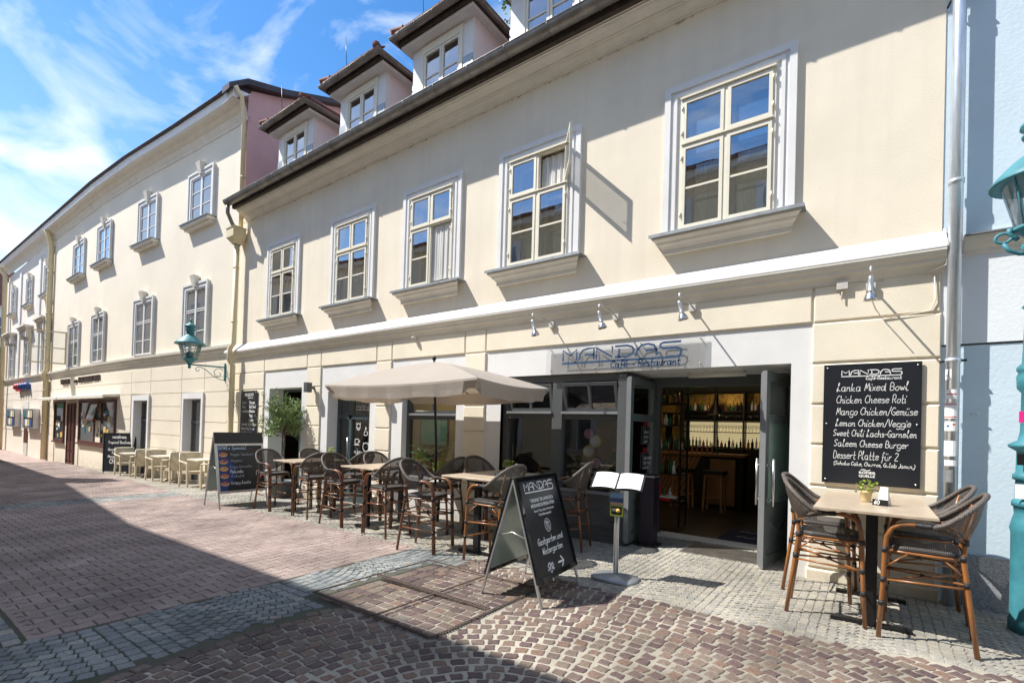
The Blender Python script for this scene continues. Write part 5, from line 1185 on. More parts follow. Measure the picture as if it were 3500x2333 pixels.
# ---------- A-boards
def frame_board(name, lab, p0, p1, back0, back1, z0, z1, topz, fm, pm, draw, header=0., legm=None, cat='menu board'):
    """p0/p1 front feet (left/right as read), back0/back1 rear feet"""
    P0, P1, B0, B1 = [Vector((a[0], a[1], gz(a[0]))) for a in (p0, p1, back0, back1)]
    base = (P0+P1+B0+B1)/4; t = thing(name, lab, cat, tuple(base))
    U = (P1-P0).normalized(); Wd = (P1-P0).length
    Tm = ((P0+P1)/2*.5+(B0+B1)/2*.5); Tm.z = base.z+topz
    def side(A, B_, front):
        mid = (A+B_)/2; Vv = (Tm-mid); Ln = Vv.length; Vv.normalize(); Ux = (B_-A).normalized(); n = Ux.cross(Vv).normalized()
        O = mid-Ux*Wd/2
        M = Matrix(((Ux.x, Vv.x, n.x, O.x), (Ux.y, Vv.y, n.y, O.y), (Ux.z, Vv.z, n.z, O.z), (0, 0, 0, 1)))
        Tl = Matrix.Translation(-base) @ M
        return Tl, Ln
    Tf, Lf = side(P0, P1, True); Tb, Lb = side(B1, B0, False)
    q0, q1 = z0, Lf
    for Tx, Lx, fr in ((Tf, Lf, True), (Tb, Lb, False)):
        for a in (0, Wd-.03):
            m = MB().use(legm or M_alu).box(a, a+.03, 0, Lx-.01, -.018, .0, Tx); m.build('leg', t)
        m = MB().use(fm)
        x0, x1 = .0, Wd; zt_ = Lx-header
        m.box(x0, x1, q0, q0+.045, .001, .026, Tx).box(x0, x1, zt_-.045, zt_, .001, .026, Tx).box(x0, x0+.045, q0+.045, zt_-.045, .001, .026, Tx).box(x1-.045, x1, q0+.045, zt_-.045, .001, .026, Tx)
        if header: m.use(pm).box(x0, x1, zt_+.004, Lx+.01, .002, .022, Tx)
        m.build('board_frame', t)
        m = MB().use(pm).box(x0+.045, x1-.045, q0+.045, zt_-.045, .004, .015, Tx)
        o = m.build('panel', t)
        if not fr and name: o.data.materials[0] = M_backp
        if fr:
            f = lambda x, y, o_=.017: Tx @ Vector((x, y, o_))
            draw(o, f, Wd, q0, zt_, Lx)
    for a in (0.02, Wd-.02):
        m = MB().use(legm or M_alu)
        pa = Tf @ Vector((a, Lf*.52, -.01)); pb = Tb @ Vector((Wd-a, Lb*.52, -.01)); mid = (pa+pb)/2+Vector((0, 0, .05)); m.tube([pa, mid, pb], .007, 5); m.build('brace', t)
    return t
M_backp = mat('pale_green_back_panel', (.40, .52, .49), .18, .1, coat=.4)
M_blackframe = mat('glossy_black_frame', (.01, .012, .014), .15, .2, coat=.6)
def draw_big(o, f, W, z0, z1, L):
    m = MB().use(M_ink); c = W/2
    logo(m, .14, z1-.17, W-.28, f, .16, .075)
    printed(m, '"ORIGINAL" SRI LANKISCHE &', c, z1-.27, .034, f, 'CENTER', .001, .78); printed(m, 'MEXIKANISCHE SPEZIALITÄTEN', c, z1-.325, .034, f, 'CENTER', .001, .74)
    printed(m, 'Burger, Wraps, Salads, Veggie & more', c, z1-.375, .024, f, 'CENTER', .0006, .82); printed(m, 'Täglich Mittag-Specials €', c, z1-.42, .024, f, 'CENTER', .0006, .82)
    cy = z1-.53; ribbon(m, circ(c, cy, .062, .066, n=24), .006, f)
    for dx in (-.026, 0, .026): ribbon(m, [(c+dx, cy-.045), (c+dx, cy+.035)], .008, f)
    ribbon(m, circ(c-.026, cy+.03, .006, .012), .008, f); ribbon(m, circ(c, cy+.03, .006, .012), .008, f)
    hand(m, 'Gastgarten und', c-hand_w('Gastgarten und', .062)/2, z1-.70, .062, f, .0085, .2); hand(m, 'Wintergarten', c-hand_w('Wintergarten', .062)/2, z1-.80, .062, f, .0085, .2)
    tx, ty = c-.13, z1-1.02; ribbon(m, [(tx, ty-.05), (tx, ty+.03)], .014, f); ra = random.Random(5)
    for i in range(46):
        a = ra.uniform(-.4, 3.54); r = ra.uniform(.02, .075); ribbon(m, [(tx+r*math.cos(a)*.9, ty+.07+r*math.sin(a)*.8), (tx+r*math.cos(a)*.9+.012, ty+.075+r*math.sin(a)*.8)], .008, f)
    for a in (40, 70, 100, 135): ribbon(m, [(tx, ty+.02), (tx+.06*math.cos(R(a)), ty+.02+.07*math.sin(R(a)))], .004, f)
    ax, ay = c+.05, z1-.93; ribbon(m, [(ax, ay), (ax+.12, ay)], .02, f); ribbon(m, [(ax+.07, ay+.05), (ax+.125, ay), (ax+.07, ay-.05)], .02, f)
    printed(m, 'Montag-Freitag', c+.05, z1-1.04, .018, f, sx=.8); printed(m, '(außer feiertags)', c+.05, z1-1.07, .018, f, sx=.8)
    m.build('panel_lettering', o)
frame_board('menu_board', 'black standing menu board reading Gastgarten und Wintergarten on the purple cobbles', (-2.48, -2.97), (-2.55, -2.07), (-3.24, -2.97), (-3.30, -2.07), .22, 1.2, 1.215, M_blackframe, M_chalk, draw_big)
def draw_bowls(o, f, W, z0, z1, L):
    m = MB().use(M_ink); logo(m, .18, z1+.05, W-.36, f, .16, .055); r5 = random.Random(2)
    y = z1-.13; m.use(mat('pale_blue_chalk', (.45, .60, .78), .8)); hand(m, 'BOWLs Special', .07, y, .075, f, .010)
    m.use(mat('dim_chalk', (.35, .38, .42), .8)); hand(m, 'Veggie Tandoori', .30, y-.14, .055, f, .007); hand(m, 'Vegano', .30, y-.28, .06, f, .007); hand(m, 'Crispy Garnelen', .27, y-.42, .055, f, .007)
    m.use(M_ink); hand(m, 'Pakoda', .28, y-.53, .065, f, .009); m.use(MATS['dim_chalk']); hand(m, 'Falafel', .30, y-.63, .06, f, .008); m.use(M_ink); hand(m, 'Crispy Lachs', .28, y-.78, .06, f, .008)
    ribbon(m, smooth([(W-.22, z0+.36), (W-.20, z0+.46), (W-.12, z0+.44), (W-.10, z0+.36), (W-.15, z0+.33)], 4), .012, f)
    m.build('panel_lettering', o)
    m = MB(); Mb = mat('deep_blue_swash', (.015, .045, .16), .5); m.use(Mb); g = lambda x, y: f(x, y, .0158)
    vs = [g(.05, z0+.05), g(.18, z0+.05), g(.34, z0+.32), (g(.40, z0+.55)), g(.24, z0+.80), g(.05, z1-.06)]; m.add(vs, [tuple(range(6))])
    for i in range(5):
        cx, cy = .155, z1-.235-i*.16
        m.use(mat('bowl_rim', (.62, .34, .14), .5)); h2 = lambda x, y: f(x, y, .0175); m.add([h2(*p) for p in circ(cx, cy-.012, .088, .055, n=18)[:-1]], [tuple(range(18))])
        h3 = lambda x, y: f(x, y, .0190); m.use(mat('bowl_filling%s' % 'abc'[i % 3], [(.45, .10, .06), (.25, .05, .12), (.55, .28, .06)][i % 3], .5)); m.add([h3(*p) for p in circ(cx, cy+.008, .078, .035, n=18)[:-1]], [tuple(range(18))])
        h4 = lambda x, y: f(x, y, .0205)
        for k in range(9):
            a = r5.uniform(0, 6.28); rr = r5.uniform(0, .05); m.use([M_leafy, M_red, M_paper, M_yel][k % 4]); px, pq = cx+rr*math.cos(a), cy+.008+rr*.4*math.sin(a); m.add([h4(px-.012, pq), h4(px, pq-.007), h4(px+.012, pq), h4(px, pq+.008)], [(0, 1, 2, 3)])
    m.build('bowl_pictures', o)
frame_board('menu_board', 'silver framed standing board with five bowl pictures beside the bistro chairs', (-11.0, -2.23), (-11.02, -1.18), (-12.02, -2.11), (-12.05, -1.10), .34, 1.2, 1.62, M_alu, M_chalk, draw_bowls, .25)
def draw_coffee(o, f, W, z0, z1, L):
    m = MB().use(M_ink); printed(m, 'HORNIG', W/2, z1-.22, .085, f, 'CENTER', .004, 1.3); ribbon(m, [(W/2-.03, z1-.11), (W/2, z1-.07), (W/2+.03, z1-.11)], .015, f)
    for i, t_ in enumerate(('Tropical Bowlness', 'Garnelen', 'Poppers', 'Mango')): hand(m, t_, .22 if i != 2 else .4, z1-.42-[0, .28, .42, .56][i], .10, f, .016); 
    hand(m, 'CHURROS', .3, z0+.32, .17, f, .026); hand(m, 'on', .55, z0+.16, .08, f, .012)
    m.build('panel_lettering', o)
frame_board('menu_board', 'dark standing board reading HORNIG left of the wicker chairs', (-23.95, -.98), (-22.7, -.30), (-24.75, -.80), (-23.4, -.12), .06, 1.3, 1.55, M_chalk, M_chalk, draw_coffee, 0, M_chalk)

# ---------- menu stand
ms_ = thing('menu_stand', 'aluminium menu stand holding an open white menu book and a leaflet', 'menu stand', (-2.34, -1.62, 0))
m = MB().use(M_zincl); m.smooth = True; n = 24; o_ = [(.27*math.copysign(abs(math.cos(2*math.pi*i/n))**.6, math.cos(2*math.pi*i/n)), .20*math.copysign(abs(math.sin(2*math.pi*i/n))**.6, math.sin(2*math.pi*i/n))) for i in range(n)]
vs = []; 
for s, z in ((1, 0), (1, .015), (.94, .028), (.5, .05), (.2, .06)): vs += [(x*s, y*s, z) for x, y in o_]
m.add(vs, [(r*n+i, r*n+(i+1) % n, (r+1)*n+(i+1) % n, (r+1)*n+i) for r in range(4) for i in range(n)]+[tuple(4*n+i for i in range(n))]); m.build('base_plate', ms_)
m = MB().use(M_alu).tube([(-.019, 0, .05), (-.019, 0, 1.08)], .013, 8).tube([(.019, 0, .05), (.019, 0, 1.08)], .013, 8).box(-.015, .015, -.006, .006, .05, 1.06); m.build('pole', ms_)
T = Matrix.Translation((0, .0, 1.12)) @ Matrix.Rotation(R(10), 4, 'Z') @ Matrix.Rotation(R(38), 4, 'X')
m = MB().use(M_black).box(-.30, .30, -.135, .135, -.012, 0, T); bk2 = m.build('menu_holder', ms_)
m = MB().use(M_paper); m.smooth = True
for s in (-1, 1):
    vs = []; 
    for i in range(7):
        x = .012+.265*i/6; z = .004+.016*math.sin(math.pi*i/6)**.7
        vs += [(s*x, -.125, z), (s*x, .125, z)]
    m.add(vs, [(2*i, 2*i+2, 2*i+3, 2*i+1) if s > 0 else (2*i, 2*i+1, 2*i+3, 2*i+2) for i in range(6)], T)
m.smooth = False; m.use(mat('faint_grey_print', (.55, .55, .55), .8))
for k in range(8):
    m.box(.06, .06+random.uniform(.10, .17), .09-k*.025, .092-k*.025, .0215, .022, T)
m.build('menu_pages', bk2)
m = MB().use(M_steel)
for k in range(11): m.tube([(-.012, -.11+k*.022, .004), (0, -.11+k*.022, .02), (.012, -.11+k*.022, .004)], .002, 4, T)
m.build('ring_binding', bk2)
T = Matrix.Rotation(R(10), 4, 'Z'); m = MB().use(M_acryl).box(-.09, .09, -.035, -.030, .71, 1.02, T); m.use(M_bprint).box(-.075, .075, -.029, -.024, .88, .99, T).use(mat('sky_print', (.25, .45, .75), .6)).box(-.075, .075, -.031, -.029, .93, .99, T).use(mat('salmon_print', (.75, .48, .35), .6)).box(-.075, .075, -.029, -.024, .85, .879, T).use(mat('lime_print', (.42, .52, .05), .6)).box(-.075, .075, -.029, -.024, .72, .849, T).use(M_chalk).box(-.06, .06, -.031, -.029, .74, .83, T).use(M_yel).tube([(.02, -.036, .785), (.02, -.031, .785)], .025, 10, T)
m.use(M_ink).box(-.05, -.0, -.033, -.031, .80, .806, T).box(-.05, -.01, -.033, -.031, .78, .785, T); m.build('leaflet', ms_)
# ---------- slim ash bin by the door
bn = thing('waste_bin', 'slim dark metal bin standing against the left door leaf', 'bin', (-2.68, .32, 0))
m = MB().use(mat('plum_black_metal', (.03, .022, .035), .35, .3)).box(-.10, .10, -.10, .10, .02, 1.02); m.build('body', bn)
MB().use(M_black).box(-.16, .16, -.15, .15, 0, .02).build('foot_plate', bn); MB().use(M_alu).box(-.11, .11, -.11, .11, 1.02, 1.04).use(M_black).box(-.10, .10, -.10, .10, 1.04, 1.06).build('lid', bn)

# ---------- wall menu boards and sign plate
wb = thing('wall_menu_board', 'large black wall menu with handwritten dishes above the table marked 60', 'menu board', (0, -.05, 1.86))
m = MB().use(M_chalk).box(-.45, .445, -.012, 0, -.69, .69); pb = m.build('panel', wb); pb.location = (0, 0, 0)
m = MB().use(M_steel)
for x in (-.415, .41):
    for z in (-.65, 0.0, .65): m.tube([(x, -.012, z), (x, -.022, z)], .011, 10).tube([(x, -.001, z), (x, .03, z)], .01, 6)
m.build('fixing', wb)
f = cmap((-.45, -.0135, -.69), (1, 0, 0), (0, 0, 1)); m = MB().use(M_ink)
logo(m, .175, 1.235, .55, f, .17, .052); hand(m, 'Café-Restaurant', .405, 1.195, .033, f, .0055, .1)
for t_, x, y, h, wd_, target in (('Lanka Mixed Bowl', .13, 1.07, .085, .0062, .66), ('Chicken Cheese Roti', .13, .93, .085, .0062, .64), ('Mango Chicken/Gemüse', .13, .795, .082, .0062, .74), ('Lemon Chicken/Veggie', .125, .665, .075, .0062, .69), ('Sweet Chili Lachs-Garnelen', .105, .55, .072, .0062, .76), ('Saleem Cheese Burger', .115, .43, .075, .0062, .68), ('Dessert Platte für 2', .11, .29, .085, .0062, .60), ('(Schoko Cake, Churros, Gulab Jamun,)', .115, .215, .042, .005, .74)):
    wn = hand_w(t_, h, 1.15); u_ = target/wn
    ff = (lambda fx: (lambda X_, Y_: f(x+(X_-x)*fx, Y_)))(u_)
    hand(m, t_, x, y, h, ff, wd_, .14, 1.15)
printed(m, 'RÖMER', .355, .125, .026, f, 'LEFT', .001, 1.25); printed(m, 'QUELLE', .355, .088, .026, f, 'LEFT', .001, 1.15); ribbon(m, smooth([(.375, .165), (.40, .175), (.43, .16), (.46, .172)], 3), .008, f)
m.build('handwriting', pb)
wb2 = thing('wall_menu_board', 'narrow black wall menu between the corner downpipe and the side door', 'menu board', (-14.44, -.06, 1.83))
m = MB().use(M_chalk).box(-.47, .46, -.012, 0, -.72, .72); pb = m.build('panel', wb2)
f = cmap((-.47, -.0135, -.72), (1, 0, 0), (0, 0, 1)); m = MB().use(M_ink); logo(m, .18, 1.29, .56, f, .2, .05); hand(m, 'Café-Restaurant', .42, 1.22, .03, f, .007)
for i, (a, b) in enumerate((('Lanka', 'Samosa'), ('Kottu', 'Deli Bowl'), ('Enchiladas', 'Chicken'), ('', 'Vega'), ('', 'Lachs'), ('Avocado Salsa Chips', ''), ('Mexico Beef Burger', ''), ('Vanillen Deli Burger', ''))):
    hand(m, a, .10, 1.07-i*.125, .07, f, .009); hand(m, b, .52, 1.07-i*.125, .075, f, .013)
m.build('handwriting', pb)
m = MB().use(M_steel)
for x in (-.42, .41):
    for z in (-.67, 0, .67): m.tube([(x, -.001, z), (x, -.022, z)], .012, 8).tube([(x, 0, z), (x, .04, z)], .01, 6)
m.build('fixing', wb2)
sg = thing('sign_plate', 'clear acrylic sign with dark blue lettering over the shop window', 'sign', (-3.09, -.045, 2.83))
MB().use(M_acryl).box(-1.27, 1.27, -.004, .004, -.22, .22).build('plate', sg)
m = MB().use(M_dblue); f = cmap((-1.27, -.0055, -.22), (1, 0, 0), (0, 0, 1)); logo(m, .32, .145, 1.90, f, .19, .165); ff = lambda X_, Y_: f(1.17+(X_-1.17)*1.06, Y_); hand(m, 'Café', 1.16, .05, .105, f, .019, .15); hand(m, '-', 1.50, .04, .105, f, .019); hand(m, 'Restaurant', 1.60, .05, .100, f, .019, .15, 1.15); m.build('lettering', sg)
m = MB().use(M_steel)
for x in (-1.2, -.4, .35, 1.2):
    for z in (-.17, .17): m.tube([(x, -.012, z), (x, .044, z)], .008, 6)
m.build('stand_off', sg)

# ---------- spotlights on arms
def spot(x, lab, straight=False):
    t = thing('spotlight', lab, 'spotlight', (x, -.03, 3.42), 0, 'silver arm spotlights under the string course')
    m = MB().use(M_white).box(-.045, .045, -.05, 0, -.045, .045); m.build('wall_box', t)
    m = MB().use(M_alu).tube([(0, -.04, .02), (0, -.58, .075), (0, -.60, .06), (0, -.60, -.03)], .011, 8); m.build('arm', t)
    d = Vector((.22, .12, -1)).normalized() if not straight else Vector((0.02, .08, -1)).normalized(); p = Vector((0, -.60, -.05)); T = Matrix.Translation(p) @ d.to_track_quat('Z', 'Y').to_matrix().to_4x4()
    m = MB().use(M_alu).lathe([(.018, -.02), (.022, .0), (.026, .03), (.026, .12), (.03, .125), (.03, .15)], n=10, T=T); m.use(M_steel).lathe([(.028, .14), (.045, .17), (.062, .215), (.066, .23), (.06, .228), (.04, .19)], n=14, T=T); m.build('lamp_head', t)
    return t
spot(-4.27, 'spotlight above the left end of the acrylic sign'); spot(-3.13, 'spotlight above the middle of the acrylic sign'); spot(-2.00, 'spotlight above the right end of the acrylic sign'); spot(-.02, 'spotlight above the large wall menu', True)
m = MB().use(M_white).box(-.055, .055, -.05, 0, -.05, .05); o = m.tube([(0, -.03, -.05), (0, -.03, -.17)], .008, 6).build('junction_box', loc=(-.29, -.03, 3.48)); tag(o, 'white junction box with a short cable under the string course', 'junction box')
m = MB().use(M_white).lathe([(.05, 0), (.055, -.03), (.03, -.05)], n=12); o = m.build('motion_sensor', loc=(-7.55, -.09, 3.50)); tag(o, 'small white sensor under the string course above the parasol', 'sensor')
tl = thing('tube_light', 'white tube light under the entrance ceiling', 'lamp', (-1.80, .5, 2.6)); MB().use(M_white).box(-.36, .36, -.03, .03, -.03, 0).build('housing', tl); m = MB().use(mat('frosted_tube', (.7, .66, .58), .4)).tube([(-.39, 0, -.05), (.39, 0, -.05)], .035, 12); m.build('diffuser', tl)
wl = thing('wall_lamp', 'small dark cube wall lamp between the two side doors', 'lamp', (-11.2, -.03, 2.55)); MB().use(M_grey).box(-.07, .07, -.24, -.10, -.12, .12).build('shade', wl); MB().use(M_grey).box(-.03, .03, -.10, 0, -.03, .03).build('bracket', wl)
m = MB().use(M_grey).box(-.07, .07, -.24, -.10, -.12, .12).box(-.03, .03, -.10, 0, -.03, .03); o = m.build('wall_lamp', loc=(-8.56, -.03, 2.45)); tag(o, 'small dark cube wall lamp half hidden behind the parasol', 'lamp')

# ---------- street lanterns
def lantern_head(t, z0, mt, s=1.0):
    """z0 = height of the base ring; head is 1.28 high"""
    m = MB().use(mt).lathe([(.03*s, z0-.14), (.06*s, z0-.10), (.10*s, z0-.05), (.135*s, z0), (.17*s, z0+.015), (.215*s, z0+.03), (.215*s, z0+.055), (.17*s, z0+.06)], n=24); m.build('base_ring', t)
    m = MB().use(M_lampglass); m.smooth = True; n = 24; vs = []
    for r, z in ((.19*s, z0+.06), (.315*s, z0+.50)): vs += [(r*math.cos(2*math.pi*i/n), r*math.sin(2*math.pi*i/n), z) for i in range(n)]
    m.add(vs, [(i, (i+1) % n, n+(i+1) % n, n+i) for i in range(n)]); m.build('glass', t)
    for i in range(4):
        m = MB().use(mt); a = math.pi/4+i*math.pi/2; m.tube([(.20*s*math.cos(a), .20*s*math.sin(a), z0+.05), (.33*s*math.cos(a), .33*s*math.sin(a), z0+.50)], .007, 5); m.build('glazing_bar', t)
    m = MB().use(mt).lathe([(.335*s, z0+.47), (.395*s, z0+.455), (.40*s, z0+.47), (.36*s, z0+.52), (.28*s, z0+.60), (.20*s, z0+.67), (.13*s, z0+.72), (.115*s, z0+.74)], n=28); m.build('hood', t)
    m = MB().use(mt).lathe([(.095*s, z0+.73), (.095*s, z0+.86), (.145*s, z0+.88), (.15*s, z0+.90), (.11*s, z0+.92), (.10*s, z0+.94), (.165*s, z0+.97), (.16*s, z0+1.0), (.10*s, z0+1.05), (.045*s, z0+1.09), (.03*s, z0+1.13), (.045*s, z0+1.15), (.03*s, z0+1.18), (.0, z0+1.24)], n=20)
    for i in range(12): a = i*math.pi/6; m.box(.094*s*math.cos(a)-.006, .094*s*math.cos(a)+.006, .094*s*math.sin(a)-.006, .094*s*math.sin(a)+.006, z0+.75, z0+.85)
    m.build('chimney', t)
    m = MB().use(mt).lathe([(.09*s, z0+.02), (.09*s, z0+.22), (.075*s, z0+.235), (.0, z0+.236)], n=16).use(M_paper).lathe([(.03*s, z0+.236), (.045*s, z0+.28), (.045*s, z0+.38), (.02*s, z0+.41)], n=12); m.build('burner', t)
lp = thing('wall_lantern', 'turquoise bracket lantern on the cream corner house', 'street lamp', (-16.07, -1.02, 3.30)); lantern_head(lp, .10, M_teal)
m = MB().use(M_teal).tube([(0, 0, -.02), (0, .98, .0)], .022, 8).box(-.02, .02, .955, 1.0, -.42, .12); m.use(M_teal).lathe([(.02, -.14), (.05, -.1), (.03, -.06), (.06, -.02), (.035, .0)], n=12)
sc1 = [(0, .95, -.38), (0, .90, -.40), (0, .78, -.36), (0, .62, -.28), (0, .45, -.14), (0, .32, -.07), (0, .22, -.07), (0, .16, -.13), (0, .19, -.19), (0, .25, -.18), (0, .26, -.13)]
m.tube(sc1, .011, 6); m.tube([(0, .93, -.10), (0, .84, -.04), (0, .72, -.07), (0, .66, -.16), (0, .70, -.27), (0, .80, -.30), (0, .86, -.24), (0, .82, -.17)], .010, 6); m.build('bracket', lp)
ps = thing('post_lantern', 'turquoise cast iron street lantern at the right edge', 'street lamp', (1.205, -.60, 0)); lantern_head(ps, 3.60, M_tealp, .86)
m = MB().use(M_tealp); m.lathe([(.165, 0), (.165, .10), (.155, .14), (.155, .88), (.165, .93), (.15, 1.0), (.135, 1.06), (.14, 1.12), (.155, 1.13), (.155, 1.17), (.135, 1.19), (.13, 1.36), (.15, 1.37), (.15, 1.41), (.13, 1.43), (.125, 1.62), (.18, 1.66), (.185, 1.68), (.12, 1.72), (.105, 1.80), (.10, 2.15), (.13, 2.19), (.135, 2.30), (.12, 2.33), (.135, 2.35), (.135, 2.38), (.10, 2.42), (.085, 2.9), (.11, 2.93), (.085, 2.96), (.075, 3.3), (.10, 3.33), (.075, 3.36), (.10, 3.44), (.13, 3.50), (.05, 3.52)], n=8)
m.build('post', ps)
m = MB().use(M_tealp).tube([(-.14, -.02, 3.55), (-.17, -.02, 3.58), (-.20, -.03, 3.62), (-.20, -.03, 3.66)], .02, 8)
m.tube([(-.24+.055*math.cos(a*.5236), -.03, 3.58+.045*math.sin(a*.5236)) for a in range(13)], .013, 7); m.tube([(-.24, -.03, 3.53), (-.20, -.03, 3.46), (-.13, -.02, 3.42), (-.08, 0, 3.42)], .018, 8)
m.build('ladder_ring', ps); m = MB().use(M_tealp); m.tube([(.14, .02, 3.55), (.20, .03, 3.62), (.20, .03, 3.68)], .02, 8); m.tube([(.24, 0, 3.53), (.20, .0, 3.46), (.08, 0, 3.42)], .018, 8); m.build('ladder_ring', ps)
m = MB().use(mat('pink_sticker', (.8, .02, .25), .5)).box(-.13, -.02, -.109, -.103, 1.88, 1.98); m.build('sticker', ps); m = MB().use(M_paper).box(-.15, -.06, -.125, -.118, 1.2, 1.33); m.build('sticker', ps); m = MB().use(M_black).box(-.14, -.06, -.12, -.117, 1.50, 1.60)
T45 = Matrix.Rotation(R(-22.5), 4, 'Z'); m.build('sticker', ps)

# ================================================================== OLIVE TREE, PLANTERS
random.seed(21)
tr = thing('olive_tree', 'small round olive tree in a slate grey pot before the side door', 'tree', (-12.0, -.33, gz(-12)))
m = MB().use(M_pot).lathe([(.22, 0), (.23, .02), (.29, .34), (.315, .35), (.325, .42), (.30, .43), (.285, .38), (.0, .37)], n=22); m.build('pot', tr)
m = MB().use(mat('dark_soil', (.03, .02, .015), .95)).lathe([(.28, .365), (.28, .385), (0, .39)], n=14); m.build('soil', tr)
m = MB().use(M_bark).tube([(0, 0, .35), (.012, .01, .7), (-.015, 0, 1.05), (.02, .01, 1.35), (.0, 0, 1.62)], [.034, .028, .025, .023, .018], 9)
m.tube([(.05, .0, .35), (.035, .012, .8), (.012, 0, 1.2)], [.016, .014, .01], 6)
tips = []
for i in range(80):
    a = random.uniform(0, 6.28); e = random.uniform(-.45, 1.35); L = random.uniform(.38, .62)*(1.0 if e < .9 else 1.1); z0 = random.uniform(1.5, 1.95)
    d = Vector((math.cos(a)*math.cos(e), math.sin(a)*math.cos(e), math.sin(e))); p0 = Vector((0, 0, z0)); p1 = p0+d*L*.5+Vector((0, 0, .04)); p2 = p0+d*L+Vector((0, 0, .10)); m.tube([p0, p1, p2], [.008, .005, .002], 5); tips.append((p0, p1, p2, d))
m.build('trunk', tr)
m = MB().use(M_leafg)
m2 = mat('olive_leaf_pale', (.33, .43, .17), .5, var=.3, vscale=10)
for p0, p1, p2, d in tips:
    for k in range(8):
        f_ = random.uniform(.25, 1.05); b = p0.lerp(p1, f_*2) if f_ < .5 else p1.lerp(p2, f_*2-1)
        dd_ = (d+Vector((random.uniform(-.6, .6), random.uniform(-.6, .6), random.uniform(-.1, .9)))).normalized(); Lt = random.uniform(.08, .20)
        for j in range(9):
            q = b+dd_*Lt*j/8; m.use(M_leafg if random.random() < .6 else m2)
            leaf(m, q, dd_*.7+Vector((random.uniform(-1, 1), random.uniform(-1, 1), random.uniform(-.6, 1))), random.uniform(.055, .09), .021)
m.build('crown', tr)
def fern(name, lab, loc, n, L, mt, up_=.9, wd_=.03):
    t = thing(name, lab, 'plant', loc); m = MB().use(mt)
    for i in range(n):
        a = random.uniform(0, 6.28); e = random.uniform(.5, 1.3); l = L*random.uniform(.6, 1); P = [Vector((0, 0, 0))]
        for k in range(1, 9): P.append(P[-1]+Vector((math.cos(a)*math.cos(e-.12*k), math.sin(a)*math.cos(e-.12*k), math.sin(e-.12*k)))*l/8)
        m.tube(P, .003, 4)
        for k in range(2, 9):
            dr = (P[k]-P[k-1]).normalized(); sd = dr.cross(Vector((0, 0, 1))).normalized()
            for s in (-1, 1): leaf(m, P[k], sd*s+dr*.6, l*.26, wd_, Vector((0, 0, 1)))
    m.build('foliage', t); return t
fern('potted_fern', 'deep green feathery plant on the sill in the window left of the pillar', (-7.35, .32, .95), 22, .55, M_leafd)
MB().use(M_cpot).lathe([(.07, -.25), (.10, 0), (.09, .01)], n=14).build('pot', [o for o in COL.objects if o.name == 'potted_fern'][0])
fp = fern('potted_fern', 'deep green feathery plant behind the shop window near the entrance', (-3.55, .36, .86), 14, .55, M_leafd)
MB().use(M_cpot).lathe([(.06, -.14), (.09, 0), (.08, .01)], n=14).build('pot', fp)
potplant(-6.75, -.04, .655, 1.7, 'bright green plant on the outer sill right of the parasol pole', n=150)
for x, z, lab in ((-7.75, .74, 'small gilded wire cone at the left of the pillar window'), (-4.68, .74, 'gilded wire cone standing behind the left shop pane')):
    m = MB().use(M_gold); 
    for i in range(7): a = i*2*math.pi/7; m.tube([(.055*math.cos(a), .055*math.sin(a), 0), (0, 0, .42)], .006, 4)
    m.tube([(.055*(1-k/40)*math.cos(k*.6), .055*(1-k/40)*math.sin(k*.6), .42*k/40) for k in range(40)], .008, 4); o = m.build('wire_cone', loc=(x, .34, z)); tag(o, lab, 'ornament')

# ================================================================== WICKER FURNITURE
def wicker():
    t = thing('wicker_chair', 'x', 'chair', (0, 0, 0), 0, 'cream wicker chairs along the corner house')
    m = MB().use(M_wickw); m.box(-.28, .27, -.27, .27, .39, .47); m.build('seat', t)
    m = MB().use(M_wickw); m.smooth = True; vs = []; n = 10
    for i in range(n+1):
        y = -.30+.6*i/n; c = .035*(1-(y/.3)**2); h = 1.0+.02*(1-(y/.3)**2)
        for x, z in ((-.27, .42), (-.30, .70), (-.335, h-.02), (-.30, h), (-.265, h-.02), (-.24, .70), (-.22, .42)): vs.append((x-c, y, z))
    k = 7; m.add(vs, [(i*k+j, (i+1)*k+j, (i+1)*k+j+1, i*k+j+1) for i in range(n) for j in range(k-1)]+[tuple(range(k)), tuple(n*k+j for j in range(k))[::-1]]); m.build('backrest', t)
    for s in (-1, 1):
        m = MB().use(M_wick); m.add([(.24, s*.32, 0), (.29, s*.32, 0), (.29, s*.275, 0), (.24, s*.275, 0), (.235, s*.335, .68), (.29, s*.335, .68), (.29, s*.285, .68), (.235, s*.285, .68)], [(3, 2, 1, 0), (4, 5, 6, 7), (0, 1, 5, 4), (1, 2, 6, 5), (2, 3, 7, 6), (3, 0, 4, 7)]); m.build('leg', t)
        m = MB().use(M_wick); m.add([(-.33, s*.31, 0), (-.285, s*.31, 0), (-.285, s*.265, 0), (-.33, s*.265, 0), (-.29, s*.30, .42), (-.22, s*.30, .42), (-.22, s*.24, .42), (-.29, s*.24, .42)], [(3, 2, 1, 0), (4, 5, 6, 7), (0, 1, 5, 4), (1, 2, 6, 5), (2, 3, 7, 6), (3, 0, 4, 7)]); m.build('leg', t)
        m = MB().use(M_wick); m.tube([(-.30, s*.30, .76), (-.1, s*.312, .735), (.15, s*.315, .72), (.26, s*.312, .70), (.275, s*.31, .66)], .024, 7); m.build('armrest', t)
    return t
wk = wicker(); WG = 'cream wicker chairs along the corner house'
